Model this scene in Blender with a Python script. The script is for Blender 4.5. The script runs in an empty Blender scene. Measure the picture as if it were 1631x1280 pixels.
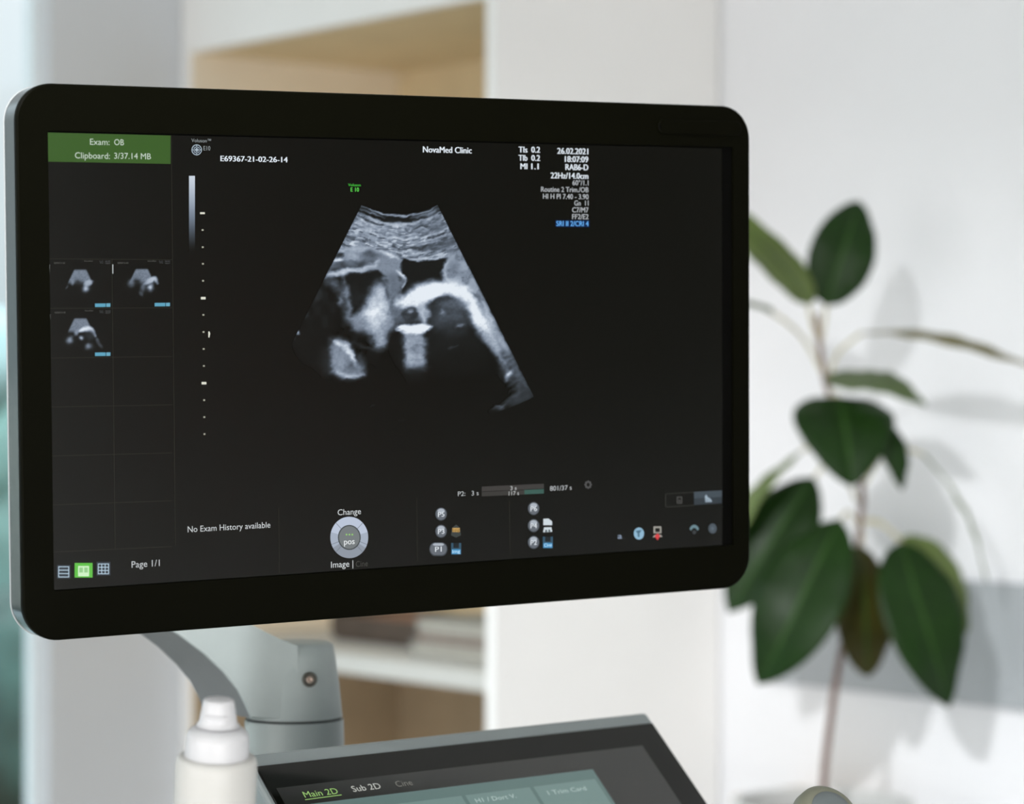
import bpy, bmesh, math, random
import numpy as np
from mathutils import Vector, Matrix

SC = bpy.context.scene
COL = SC.collection
random.seed(7)

# ------------------------------------------------------------------ camera
# World: x runs along the back wall, y towards it, z up.  Camera stands at (0, 0, EYE) and looks level.
EYE = 1.35
RT = Vector((0.6365, 0.7713, 0.0))      # camera right
FW = Vector((-0.7713, 0.6365, 0.0))     # camera forward
FPX = 4200.0                            # focal length in picture widths of 1631
cam = bpy.data.cameras.new('camera')
cam.sensor_fit = 'HORIZONTAL'
cam.sensor_width = 36.0
cam.lens = 36.0 * FPX / 1631.0
cam.clip_start = 0.05
cam.clip_end = 300
cam.dof.use_dof = True
cam.dof.focus_distance = 1.73
cam.dof.aperture_fstop = 5.6
cam.dof.aperture_blades = 0
camo = bpy.data.objects.new('camera', cam)
COL.objects.link(camo)
camo.location = (0, 0, EYE)
camo.rotation_euler = (math.pi / 2, 0, math.atan2(0.7713, 0.6365))
SC.camera = camo

# ------------------------------------------------------------------ view, world, lights
SC.view_settings.view_transform = 'Standard'
SC.view_settings.look = 'None'
SC.view_settings.gamma = 1.0
SC.view_settings.use_curve_mapping = False
SC.view_settings.exposure = 0.0
SC.cycles.use_denoising = True
SC.cycles.max_bounces = 10
SC.cycles.diffuse_bounces = 6
SC.cycles.sample_clamp_indirect = 6.0

wd = bpy.data.worlds.new('overcast_sky')
SC.world = wd
wd.use_nodes = True
nt = wd.node_tree
nt.nodes.clear()
tc = nt.nodes.new('ShaderNodeTexCoord')
sx = nt.nodes.new('ShaderNodeSeparateXYZ')
mr = nt.nodes.new('ShaderNodeMapRange')
mr.inputs[1].default_value = -1.0
mr.inputs[2].default_value = 1.0
cr = nt.nodes.new('ShaderNodeValToRGB')
cr.color_ramp.elements[0].position = 0.0
cr.color_ramp.elements[0].color = (0.12, 0.16, 0.15, 1)
cr.color_ramp.elements[1].position = 1.0
cr.color_ramp.elements[1].color = (3.6, 3.95, 4.25, 1)
for p, c in ((0.47, (0.22, 0.30, 0.29, 1)), (0.50, (0.55, 0.68, 0.74, 1)), (0.535, (0.80, 0.88, 0.93, 1)), (0.58, (0.95, 1.0, 1.05, 1)), (0.66, (1.9, 2.1, 2.3, 1))):
    e = cr.color_ramp.elements.new(p)
    e.color = c
bgn = nt.nodes.new('ShaderNodeBackground')
bgn.inputs['Strength'].default_value = 1.0
won = nt.nodes.new('ShaderNodeOutputWorld')
nt.links.new(tc.outputs['Generated'], sx.inputs[0])
nt.links.new(sx.outputs['Z'], mr.inputs[0])
nt.links.new(mr.outputs[0], cr.inputs[0])
nt.links.new(cr.outputs[0], bgn.inputs['Color'])
nt.links.new(bgn.outputs[0], won.inputs[0])


def area(name, loc, direction, w, h, power, color, portal=False):
    l = bpy.data.lights.new(name, 'AREA')
    l.shape = 'RECTANGLE'
    l.size, l.size_y = w, h
    l.energy = power
    l.color = color
    if portal:
        l.cycles.is_portal = True
    o = bpy.data.objects.new(name, l)
    COL.objects.link(o)
    o.location = loc
    o.rotation_euler = Vector(direction).to_track_quat('-Z', 'Y').to_euler()
    return o


XW = -3.985      # window wall
YB = 3.0         # back wall
XR, YF = 1.2, -3.0
CEIL = 2.75
# daylight entering through the three window openings
area('window_portal_left', (XW - 0.06, 0.43, 1.275), (1, 0, 0), 3.6, 2.3, 1, (1, 1, 1), portal=True)
area('daylight_window_right', (XR - 0.02, -0.7, 0.70), (-1, 0.0, 0.0), 3.0, 1.1, 66, (1.0, 0.97, 0.945))
area('daylight_window_front', (-0.8, YF + 0.02, 1.10), (0, 1, -0.10), 2.6, 1.3, 52, (1.0, 0.975, 0.955))
# added spot without a fixture, brightens the foot of the wall beside the cabinet
spot = bpy.data.lights.new('added_spot', 'SPOT')
spot.energy = 350
spot.color = (0.97, 0.985, 1.0)
spot.spot_size = math.radians(35)
spot.spot_blend = 1.0
spot.shadow_soft_size = 0.06
spoto = bpy.data.objects.new('added_spot', spot)
COL.objects.link(spoto)
spoto.location = (-0.75, -0.55, 2.68)
spoto.rotation_euler = (Vector((-3.0, 2.9, 0.48)) - spoto.location).to_track_quat('-Z', 'Y').to_euler()

# ------------------------------------------------------------------ helpers
def lin(c):
    return tuple((x / 255.0 / 12.92) if x / 255.0 <= 0.04045 else ((x / 255.0 + 0.055) / 1.055) ** 2.4 for x in c)


def W(r, d, z):
    """right, down, forward from the eye -> world"""
    v = RT * r + FW * z
    return Vector((v.x, v.y, EYE - d))


def P(px, py, z):
    return W((px - 815.5) / FPX * z, (py - 640.0) / FPX * z, z)


MATS = {}
BLK = (9, 9, 4)      # backlight leaking through the dark parts of the display


def mat(name, rgb, rough=0.5, metal=0.0, spec=0.5, coat=0.0, var=0.03, scale=40.0, bump=0.0, emit=None, estr=1.0, sss=0.0):
    m = bpy.data.materials.new(name)
    m.use_nodes = True
    n = m.node_tree
    b = n.nodes['Principled BSDF']
    b.inputs['Roughness'].default_value = rough
    b.inputs['Metallic'].default_value = metal
    b.inputs['Specular IOR Level'].default_value = spec
    b.inputs['Coat Weight'].default_value = coat
    if sss:
        b.inputs['Subsurface Weight'].default_value = sss
        b.inputs['Subsurface Radius'].default_value = (0.01, 0.009, 0.008)
        b.inputs['Subsurface Scale'].default_value = 0.5
    col = lin(rgb)
    if var > 0:
        t = n.nodes.new('ShaderNodeTexCoord')
        no = n.nodes.new('ShaderNodeTexNoise')
        no.inputs['Scale'].default_value = scale
        no.inputs['Detail'].default_value = 3
        r = n.nodes.new('ShaderNodeValToRGB')
        r.color_ramp.elements[0].position = 0.3
        r.color_ramp.elements[1].position = 0.7
        r.color_ramp.elements[0].color = (*[x * (1 - var) for x in col], 1)
        r.color_ramp.elements[1].color = (*[min(1, x * (1 + var)) for x in col], 1)
        n.links.new(t.outputs['Object'], no.inputs['Vector'])
        n.links.new(no.outputs['Fac'], r.inputs[0])
        n.links.new(r.outputs[0], b.inputs['Base Color'])
        if bump:
            bp = n.nodes.new('ShaderNodeBump')
            bp.inputs['Strength'].default_value = bump
            bp.inputs['Distance'].default_value = 0.002
            n.links.new(no.outputs['Fac'], bp.inputs['Height'])
            n.links.new(bp.outputs[0], b.inputs['Normal'])
    else:
        b.inputs['Base Color'].default_value = (*col, 1)
    if emit is not None:
        b.inputs['Emission Color'].default_value = (*lin(emit), 1)
        b.inputs['Emission Strength'].default_value = estr
    MATS[name] = m
    return m


def pixel_mat(rgb, k=1.0):
    """a lit patch of a display"""
    key = 'display_%02x%02x%02x_%d' % (*rgb, int(k * 100))
    if key in MATS:
        return MATS[key]
    return mat(key, (4, 4, 4), rough=0.25, spec=0.36, var=0, emit=rgb, estr=k)


def attr_mat(name):
    m = bpy.data.materials.new(name)
    m.use_nodes = True
    n = m.node_tree
    b = n.nodes['Principled BSDF']
    b.inputs['Base Color'].default_value = (0.0012, 0.0012, 0.0012, 1)
    b.inputs['Roughness'].default_value = 0.25
    b.inputs['Specular IOR Level'].default_value = 0.36
    a = n.nodes.new('ShaderNodeAttribute')
    a.attribute_name = 'signal'
    n.links.new(a.outputs['Color'], b.inputs['Emission Color'])
    b.inputs['Emission Strength'].default_value = 1.0
    return m


def link(name, me, mats, parent=None, smooth=False, matrix=None):
    o = bpy.data.objects.new(name, me)
    COL.objects.link(o)
    for m in (mats if isinstance(mats, (list, tuple)) else [mats]):
        me.materials.append(m)
    if smooth:
        for p in me.polygons:
            p.use_smooth = True
    if parent is not None:
        o.parent = parent
    if matrix is not None:
        o.matrix_local = matrix
    return o


def from_bm(name, bm, mats, parent=None, smooth=False, matrix=None):
    bmesh.ops.recalc_face_normals(bm, faces=bm.faces)
    me = bpy.data.meshes.new(name)
    bm.to_mesh(me)
    bm.free()
    return link(name, me, mats, parent, smooth, matrix)


def add_box(bm, lo, hi):
    vs = [bm.verts.new((x, y, z)) for x in (lo[0], hi[0]) for y in (lo[1], hi[1]) for z in (lo[2], hi[2])]
    for f in ((0, 1, 3, 2), (4, 6, 7, 5), (0, 4, 5, 1), (2, 3, 7, 6), (0, 2, 6, 4), (1, 5, 7, 3)):
        bm.faces.new([vs[i] for i in f])


def boxes(name, lst, mats, parent=None, bevel=0.0, matrix=None):
    bm = bmesh.new()
    for lo, hi in lst:
        add_box(bm, lo, hi)
    o = from_bm(name, bm, mats, parent, False, matrix)
    if bevel:
        bv = o.modifiers.new('bevel', 'BEVEL')
        bv.width = bevel
        bv.segments = 3
        bv.limit_method = 'ANGLE'
    return o


def thing(name, label, cat, loc=(0, 0, 0), group=None, matrix=None):
    o = bpy.data.objects.new(name, None)
    COL.objects.link(o)
    o.empty_display_size = 0.05
    if matrix is not None:
        o.matrix_world = matrix
    else:
        o.location = loc
    tag(o, label, cat, group)
    return o


def tag(o, label, cat, group=None):
    o['label'] = label
    o['category'] = cat
    if group:
        o['group'] = group
    return o


def struct(o):
    o['kind'] = 'structure'
    return o


def rounded_outline(x0, x1, y0, y1, r, n=10):
    pts = []
    for cx, cy, a0 in ((x1 - r, y1 - r, 0), (x0 + r, y1 - r, 90), (x0 + r, y0 + r, 180), (x1 - r, y0 + r, 270)):
        for i in range(n + 1):
            a = math.radians(a0 + 90.0 * i / n)
            pts.append((cx + r * math.cos(a), cy + r * math.sin(a)))
    return pts


def loft(bm, rings, cap0=True, cap1=True):
    vs = [[bm.verts.new(p) for p in ring] for ring in rings]
    n = len(rings[0])
    for a, b in zip(vs[:-1], vs[1:]):
        for i in range(n):
            bm.faces.new((a[i], a[(i + 1) % n], b[(i + 1) % n], b[i]))
    if cap0:
        bm.faces.new(vs[0])
    if cap1:
        bm.faces.new(vs[-1])
    return vs


def lathe(name, prof, mats, parent=None, n=64, matrix=None, smooth=True):
    bm = bmesh.new()
    rings = []
    for r, z in prof:
        rings.append([(max(r, 1e-5) * math.cos(2 * math.pi * i / n), max(r, 1e-5) * math.sin(2 * math.pi * i / n), z) for i in range(n)])
    loft(bm, rings)
    o = from_bm(name, bm, mats, parent, smooth, matrix)
    es = o.modifiers.new('edge', 'EDGE_SPLIT')
    es.split_angle = math.radians(50)
    return o


def tube(name, pts, radii, mats, parent=None, n=10):
    bm = bmesh.new()
    rings = []
    pts = [Vector(p) for p in pts]
    for i, p in enumerate(pts):
        t = (pts[min(i + 1, len(pts) - 1)] - pts[max(i - 1, 0)]).normalized()
        u = t.cross(Vector((0.31, 0.92, 0.2))).normalized()
        v = t.cross(u)
        rr = radii[i] if isinstance(radii, (list, tuple)) else radii
        rings.append([p + (u * math.cos(2 * math.pi * k / n) + v * math.sin(2 * math.pi * k / n)) * rr for k in range(n)])
    loft(bm, rings)
    return from_bm(name, bm, mats, parent, True)


def smooth_path(pts, n=8):
    """Catmull-Rom through the points"""
    pts = [Vector(p) for p in pts]
    out = []
    for i in range(len(pts) - 1):
        p0, p1, p2, p3 = pts[max(i - 1, 0)], pts[i], pts[i + 1], pts[min(i + 2, len(pts) - 1)]
        for k in range(n):
            t = k / n
            out.append(0.5 * ((2 * p1) + (p2 - p0) * t + (2 * p0 - 5 * p1 + 4 * p2 - p3) * t * t + (3 * p1 - p0 - 3 * p2 + p3) * t ** 3))
    out.append(pts[-1])
    return out


# ------------------------------------------------------------------ materials
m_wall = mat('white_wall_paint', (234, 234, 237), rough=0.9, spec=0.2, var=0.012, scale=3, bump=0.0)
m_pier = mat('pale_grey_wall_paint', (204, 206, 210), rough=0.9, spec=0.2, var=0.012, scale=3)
m_ceil = mat('ceiling_paint', (235, 235, 233), rough=0.95, spec=0.1, var=0.01, scale=4)
m_floor = mat('pale_vinyl_floor', (205, 203, 198), rough=0.45, var=0.04, scale=6)
m_cab = mat('white_laminate', (240, 238, 236), rough=0.55, spec=0.35, var=0.01, scale=4)
m_cabdark = mat('shaded_laminate', (164, 144, 118), rough=0.7, spec=0.2, var=0.08, scale=12)  # interior beige darkened: the lower compartment's shade put into the colour
m_shelf = mat('grey_white_laminate', (196, 195, 190), rough=0.6, spec=0.3, var=0.01, scale=6)
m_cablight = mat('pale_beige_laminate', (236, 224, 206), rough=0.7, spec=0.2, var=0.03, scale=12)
m_cabin = mat('beige_laminate', (216, 196, 160), rough=0.7, spec=0.2, var=0.05, scale=12)
m_strip = mat('grey_wall_panel', (166, 170, 174), rough=0.4, var=0.03, scale=8)
m_wood = mat('beige_wood', (214, 198, 178), rough=0.6, var=0.08, scale=25)
m_darkwood = mat('dark_wood', (44, 40, 34), rough=0.7, spec=0.1, var=0.15, scale=18)
m_redwood = mat('dark_red_wood', (128, 34, 16), rough=0.7, spec=0.1, var=0.15, scale=18)
m_frame = mat('window_frame_white', (225, 230, 233), rough=0.5, var=0.01)
m_bezel = mat('black_bezel_plastic', (8, 8, 3), rough=0.5, spec=0.03, var=0.02, scale=200)
m_shell = mat('grey_metal_housing', (88, 94, 93), rough=0.22, metal=1.0, var=0.03, scale=30)
m_rim = mat('bright_rim', (168, 172, 174), rough=0.35, metal=0.2, var=0.01)
m_seam = mat('black_seam', (3, 3, 2), rough=0.7, spec=0.05, var=0)
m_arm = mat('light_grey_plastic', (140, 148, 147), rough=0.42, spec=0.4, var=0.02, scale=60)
m_armdark = mat('dark_grey_and_arm_shade', (92, 95, 96), rough=0.5, spec=0.3, var=0.03, scale=60)  # painted shade on the link's underside, plain dark grey on the handle post
m_armseam = mat('dark_seam', (60, 64, 64), rough=0.7, var=0)
m_screwd = mat('screw_recess', (74, 72, 66), rough=0.5, metal=0.4, var=0.1, scale=200)
m_screw = mat('screw_brass', (170, 150, 138), rough=0.35, metal=0.7, var=0.05, scale=300)
m_bottle = mat('white_bottle_plastic', (192, 191, 188), rough=0.42, spec=0.4, var=0.01, scale=60, sss=0.1)
m_cap = mat('white_cap_plastic', (198, 198, 201), rough=0.36, spec=0.4, var=0.008, scale=80, sss=0.05)
m_panelrim = mat('silver_panel_housing', (140, 148, 149), rough=0.34, metal=0.35, var=0.02, scale=50)
m_glass = mat('black_panel_glass', (8, 8, 5), rough=0.08, spec=0.36, var=0)
m_lcd = mat('touch_lcd', (10, 10, 9), rough=0.2, spec=1.0, var=0, emit=(14, 14, 12))
m_leaf = mat('leaf_upper', (20, 45, 8), rough=0.42, spec=0.2, var=0.22, scale=14)
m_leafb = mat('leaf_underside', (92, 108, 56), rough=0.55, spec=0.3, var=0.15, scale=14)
m_rib = mat('leaf_midrib', (38, 68, 20), rough=0.5, spec=0.25, var=0.1, scale=30)
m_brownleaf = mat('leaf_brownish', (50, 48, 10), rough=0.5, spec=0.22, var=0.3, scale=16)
m_olive = mat('leaf_olive', (112, 106, 70), rough=0.6, spec=0.2, var=0.15, scale=20)
m_greygreen = mat('leaf_greygreen', (84, 98, 66), rough=0.55, spec=0.3, var=0.15, scale=16)
m_petiole = mat('pale_petiole', (186, 180, 152), rough=0.6, var=0.1, scale=60)
m_stem = mat('reddish_stem', (116, 92, 84), rough=0.75, var=0.2, scale=90, bump=0.3)
m_pot = mat('white_planter', (220, 220, 218), rough=0.5, var=0.02)
m_soil = mat('soil', (52, 40, 30), rough=0.95, var=0.4, scale=60, bump=0.8)
m_bookg = mat('grey_cover', (142, 143, 138), rough=0.7, var=0.05, scale=20)
m_bookb = mat('brown_cover', (140, 102, 84), rough=0.7, var=0.05, scale=20)
m_pages = mat('paper_pages', (166, 162, 152), rough=0.8, var=0.06, scale=300)
m_tray = mat('dark_brown_tray', (74, 62, 52), rough=0.6, var=0.15, scale=20)
m_body = mat('machine_white', (214, 216, 217), rough=0.45, var=0.02, scale=20)
m_rubber = mat('dark_rubber', (40, 41, 42), rough=0.8, var=0.1)
m_grass = mat('lawn', (58, 82, 70), rough=0.95, var=0.3, scale=1.2)
m_bush = mat('bush_leaves', (108, 142, 134), rough=0.85, var=0.4, scale=2.2, bump=0.5)
m_tree = mat('hazed_tree_leaves', (172, 198, 197), rough=0.9, var=0.25, scale=1.5)  # distance haze put into the leaf colour
m_hedge = mat('hedge_leaves', (58, 84, 78), rough=0.9, var=0.5, scale=5, bump=0.8)
m_bark = mat('bark', (84, 74, 66), rough=0.9, var=0.3, scale=8, bump=0.6)
m_pave = mat('pale_paving', (178, 190, 194), rough=0.8, var=0.1, scale=2)


def glass_mat():
    m = bpy.data.materials.new('window_glass')
    m.use_nodes = True
    n = m.node_tree
    n.nodes.clear()
    o = n.nodes.new('ShaderNodeOutputMaterial')
    t = n.nodes.new('ShaderNodeBsdfTransparent')
    t.inputs[0].default_value = (0.95, 0.98, 0.98, 1)
    g = n.nodes.new('ShaderNodeBsdfGlossy')
    g.inputs['Roughness'].default_value = 0.02
    mx = n.nodes.new('ShaderNodeMixShader')
    mx.inputs[0].default_value = 0.06
    n.links.new(t.outputs[0], mx.inputs[1])
    n.links.new(g.outputs[0], mx.inputs[2])
    n.links.new(mx.outputs[0], o.inputs[0])
    return m


m_pane = glass_mat()

# ------------------------------------------------------------------ the room
T = 0.2
struct(boxes('floor', [((XW - T, YF - T, -0.1), (XR + T, YB + T, 0))], m_floor))
struct(boxes('ceiling', [((XW - T, YF - T, CEIL), (XR + T, YB + T, CEIL + 0.1))], m_ceil))
struct(boxes('wall_back', [((XW - T, YB, 0), (XR + T, YB + T, CEIL))], m_wall))
# window wall: opening y -1.4 .. 2.21, z .1 .. 2.45
WY0, WY1, WZ0, WZ1 = -1.4, 2.262, 0.10, 2.45
TL = 0.05
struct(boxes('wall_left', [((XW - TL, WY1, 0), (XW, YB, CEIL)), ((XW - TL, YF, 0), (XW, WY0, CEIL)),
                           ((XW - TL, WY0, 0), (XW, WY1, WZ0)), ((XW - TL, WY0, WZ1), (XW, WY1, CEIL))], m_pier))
# right wall: low opening y -2.3 .. 0.9, z .1 .. 1.3
struct(boxes('wall_right', [((XR, YF, 0), (XR + T, -2.3, CEIL)), ((XR, 0.9, 0), (XR + T, YB, CEIL)),
                            ((XR, -2.3, 0), (XR + T, 0.9, 0.1)), ((XR, -2.3, 1.3), (XR + T, 0.9, CEIL))], m_wall))
struct(boxes('wall_front', [((XW, YF - T, 0), (-2.2, YF, CEIL)), ((0.6, YF - T, 0), (XR, YF, CEIL)),
                            ((-2.2, YF - T, 0), (0.6, YF, 0.4)), ((-2.2, YF - T, 1.8), (0.6, YF, CEIL))], m_wall))


def window(n, axis, at, a0, a1, z0, z1, bars):
    """window_<n>: frame with a glass pane for each light"""
    w = 0.05
    def bx(a, b, c, d, t0, t1):
        if axis == 'x':
            return ((at + t0, a, c), (at + t1, b, d))
        return ((a, at + t0, c), (b, at + t1, d))
    lst = [bx(a0, a1, z0, z0 + w, -0.03, 0.03), bx(a0, a1, z1 - w, z1, -0.03, 0.03), bx(a0, a0 + w * 0.4, z0 + w, z1 - w, -0.014, 0.014), bx(a1 - w * 0.4, a1, z0 + w, z1 - w, -0.014, 0.014)]
    for i in range(1, bars):
        c = a0 + (a1 - a0) * i / bars
        lst.append(bx(c - w / 2, c + w / 2, z0 + w, z1 - w, -0.03, 0.03))
    fr = struct(boxes('window_%d' % n, lst, m_frame))
    bm = bmesh.new()
    lo, hi = bx(a0 + w * 0.4, a1 - w * 0.4, z0 + w, z1 - w, -0.004, 0.004)
    add_box(bm, lo, hi)
    from_bm('glass_pane', bm, m_pane, fr)
    return fr


window(1, 'x', XW - 0.036, WY0, WY1, WZ0, WZ1, 2)
window(2, 'x', XR + 0.10, -2.3, 0.9, 0.1, 1.3, 3)
window(3, 'y', YF - 0.10, -2.2, 0.6, 0.4, 1.8, 3)
struct(boxes('reflection_board', [((XR - 0.05, 1.22, 1.0), (XR - 0.001, 2.95, 2.3))], m_darkwood))  # unseen dark board, added to darken the screen's reflection
struct(boxes('reflection_panel', [((XR - 0.06, 1.48, 0.98), (XR - 0.05, 1.88, 1.42))], m_redwood))  # unseen red panel, added to tint the screen's reflection
# low ledge and wall panel on the back wall
struct(boxes('trim_1', [((-3.0, YB - 0.014, 0.905), (0.6, YB - 0.0005, 1.087))], m_strip, bevel=0.002))
struct(boxes('trim_2', [((-2.923, YB - 0.15, 0.715), (-2.72, YB - 0.0005, 0.745))], m_wood, bevel=0.004))
struct(boxes('baseboard_back', [((-3.09, YB - 0.012, 0.0), (XR, YB - 0.0005, 0.08))], m_frame))

# outdoors beyond the left window
struct(boxes('ground', [((-60, -30, -0.6), (XW - 0.5, 60, -0.5))], m_grass))
struct(boxes('path', [((-9.4, -20, -0.5), (-7.6, 40, -0.46))], m_pave))


def bush(name, loc, r, label, trunk=0.0, m=None):
    root = thing(name, label, 'tree' if trunk else 'bush', (loc[0], loc[1], -0.5), 'greenery outside the window')
    bm = bmesh.new()
    rnd = random.Random(int(loc[1] * 100))
    for k in range(16):
        a = rnd.uniform(0, 6.28)
        q = rnd.uniform(0.1, 0.75) * r
        c = Vector((q * math.cos(a), q * math.sin(a), trunk + r * rnd.uniform(0.25, 1.35)))
        mt = Matrix.Translation(c) @ Matrix.Diagonal((1, 1, rnd.uniform(0.7, 1.0), 1))
        bmesh.ops.create_icosphere(bm, subdivisions=3, radius=r * rnd.uniform(0.3, 0.5), matrix=mt)
    for v in bm.verts:
        v.co += Vector((rnd.uniform(-1, 1), rnd.uniform(-1, 1), rnd.uniform(-1, 1))) * r * 0.05
    o = from_bm('foliage', bm, m or m_bush, root, True)
    if trunk:
        lathe('trunk', [(0.16, 0), (0.11, 0.5), (0.09, trunk + r * 0.6)], m_bark, root, n=12)
    return root


bush('bush', (-13.0, 7.2), 1.15, 'rounded teal-green bush seen through the window at the left edge')
bush('tree', (-20.0, 11.1), 1.25, 'pale blurred tree behind the bush outside the window', 0.6, m_tree)
bm = bmesh.new()
rnd = random.Random(3)
for k in range(60):
    mt = Matrix.Translation((rnd.uniform(-0.25, 0.25), -7 + 14.0 * k / 59, 0.55 + rnd.uniform(-0.1, 0.12))) @ Matrix.Diagonal((1, 1, 1.15, 1))
    bmesh.ops.create_icosphere(bm, subdivisions=2, radius=rnd.uniform(0.42, 0.55), matrix=mt)
for v in bm.verts:
    v.co += Vector((rnd.uniform(-1, 1), rnd.uniform(-1, 1), rnd.uniform(-1, 1))) * 0.05
hd = from_bm('hedge', bm, m_hedge, None, True)
hd.location = (-10.6, 2.5, -0.5)
tag(hd, 'low dark green clipped hedge outside the window, nearest the glass', 'hedge')

# ------------------------------------------------------------------ white cabinet with an open compartment
CX0, CX1, CY0, CY1 = -3.98, -3.10, 2.525, 2.995
cab = thing('cabinet', 'tall white cabinet with open beige compartments behind the monitor', 'cabinet', (-3.54, 2.76, 0))
cab_m = Matrix.Translation((3.54, -2.76, 0))
HZ, SZ, TOPZ = 1.967, 0.938, 2.62


def cpart(name, lst, m, bevel=0.0):
    return boxes(name, lst, m, cab, bevel, cab_m)


def two_tone(o, inner, test):
    """give the faces that look into the compartments the interior laminate"""
    o.data.materials.append(inner)
    for p in o.data.polygons:
        if test(p.normal):
            p.material_index = 1


r_side = cpart('side_panel', [((CX1 - 0.022, CY0, 0.0), (CX1, CY1, TOPZ))], m_cab)
two_tone(r_side, m_cabin, lambda n: n.x < -0.9)
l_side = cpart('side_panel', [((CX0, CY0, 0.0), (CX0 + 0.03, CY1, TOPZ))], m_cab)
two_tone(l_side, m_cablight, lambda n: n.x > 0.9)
cpart('back_panel', [((CX0 + 0.03, CY1 - 0.012, SZ - 0.015), (CX1 - 0.022, CY1, TOPZ - 0.02))], m_cabin)
cpart('back_panel', [((CX0 + 0.03, CY1 - 0.012, 0.08), (CX1 - 0.022, CY1, SZ - 0.0152))], m_cabdark)  # same back below the shelf, darker for painted shade
cpart('shade_sheet', [((CX0 + 0.0301, CY0 + 0.006, 0.08), (CX0 + 0.034, CY1 - 0.0122, SZ - 0.0302))], m_cabdark)  # thin darker sheet: painted shade on the compartment's left face
top = cpart('top_panel', [((CX0 + 0.03, CY0, TOPZ - 0.02), (CX1 - 0.022, CY1 - 0.012, TOPZ))], m_cab)
dv = cpart('shelf', [((CX0 + 0.03, CY0 + 0.02, HZ), (CX1 - 0.022, CY1 - 0.012, HZ + 0.022))], m_cabin)
cpart('door', [((CX0 + 0.031, CY0, HZ - 0.0), (CX1 - 0.0225, CY0 + 0.019, TOPZ - 0.021))], m_cab)
sh = cpart('shelf', [((CX0 + 0.03, CY0 + 0.004, SZ - 0.03), (CX1 - 0.022, CY1 - 0.012, SZ))], m_shelf)
cpart('shelf', [((CX0 + 0.03, CY0 + 0.004, 0.46), (CX1 - 0.022, CY1 - 0.012, 0.49))], m_cab)
cpart('plinth', [((CX0 + 0.03, CY0 + 0.03, 0.0), (CX1 - 0.022, CY0 + 0.05, 0.08))], m_cab)


def book(label, x0, x1, y0, y1, z, h, m):
    root = thing('book', label, 'book', ((x0 + x1) / 2, (y0 + y1) / 2, z), 'books lying in a stack on the cabinet shelf')
    w, d = (x1 - x0) / 2, (y1 - y0) / 2
    boxes('cover', [((-w, -d, 0), (w, d, 0.003)), ((-w, -d, h - 0.003), (w, d, h)), ((-w, -d, 0.003), (-w + 0.003, d, h - 0.003))], m, root)
    boxes('pages', [((-w + 0.003, -d + 0.003, 0.003), (w - 0.003, d - 0.003, h - 0.003))], m_pages, root)
    return root


book('blurred grey book at the bottom of the stack on the cabinet shelf', -3.41, -3.135, 2.60, 2.80, SZ, 0.026, m_bookg)
book('thin brown book between two grey ones on the cabinet shelf', -3.40, -3.137, 2.61, 2.81, SZ + 0.0262, 0.012, m_bookb)
book('blurred grey book on top of the stack on the cabinet shelf', -3.40, -3.136, 2.605, 2.80, SZ + 0.0384, 0.024, m_bookg)
tr = thing('tray', 'low dark brown tray on the cabinet shelf beside the stacked books', 'tray', (-3.60, 2.76, SZ))
bm = bmesh.new()
a = rounded_outline(-0.15, 0.15, -0.09, 0.09, 0.03, 6)
rings = [[(x * s, y * s, z) for x, y in a] for s, z in ((0.94, 0.0), (1.0, 0.012), (1.0, 0.045), (0.97, 0.045), (0.95, 0.010))]
loft(bm, rings)
from_bm('tray_shell', bm, m_tray, tr)
boxes('contents', [((-0.12, -0.06, 0.011), (0.10, 0.06, 0.04))], m_bookb, tr, bevel=0.004)

# ------------------------------------------------------------------ rubber plant
ZP = 3.72
soil_pt = P(1311, 1275, ZP)
plant = thing('rubber_plant', 'tall rubber plant with drooping dark green leaves beside the white cabinet', 'plant', (soil_pt.x, soil_pt.y, 0))
pl_inv = Matrix.Translation(-Vector((soil_pt.x, soil_pt.y, 0)))


def in_plant(o):
    o.parent = plant
    o.matrix_local = pl_inv
    return o


stem_px = [(1300, 500), (1304, 540), (1311, 585), (1320, 625), (1345, 690), (1372, 770), (1370, 830), (1362, 900), (1350, 985), (1336, 1060), (1326, 1120), (1318, 1180), (1313, 1230), (1311, 1290)]
stem_pts = smooth_path([P(x, y, ZP) for x, y in stem_px], 4)
in_plant(tube('stem', stem_pts, [0.0040 + 0.0016 * i / len(stem_pts) for i in range(len(stem_pts))], m_stem))


def cdir(r, d, z):
    v = RT * r + FW * z
    return Vector((v.x, v.y, -d)).normalized()


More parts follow.
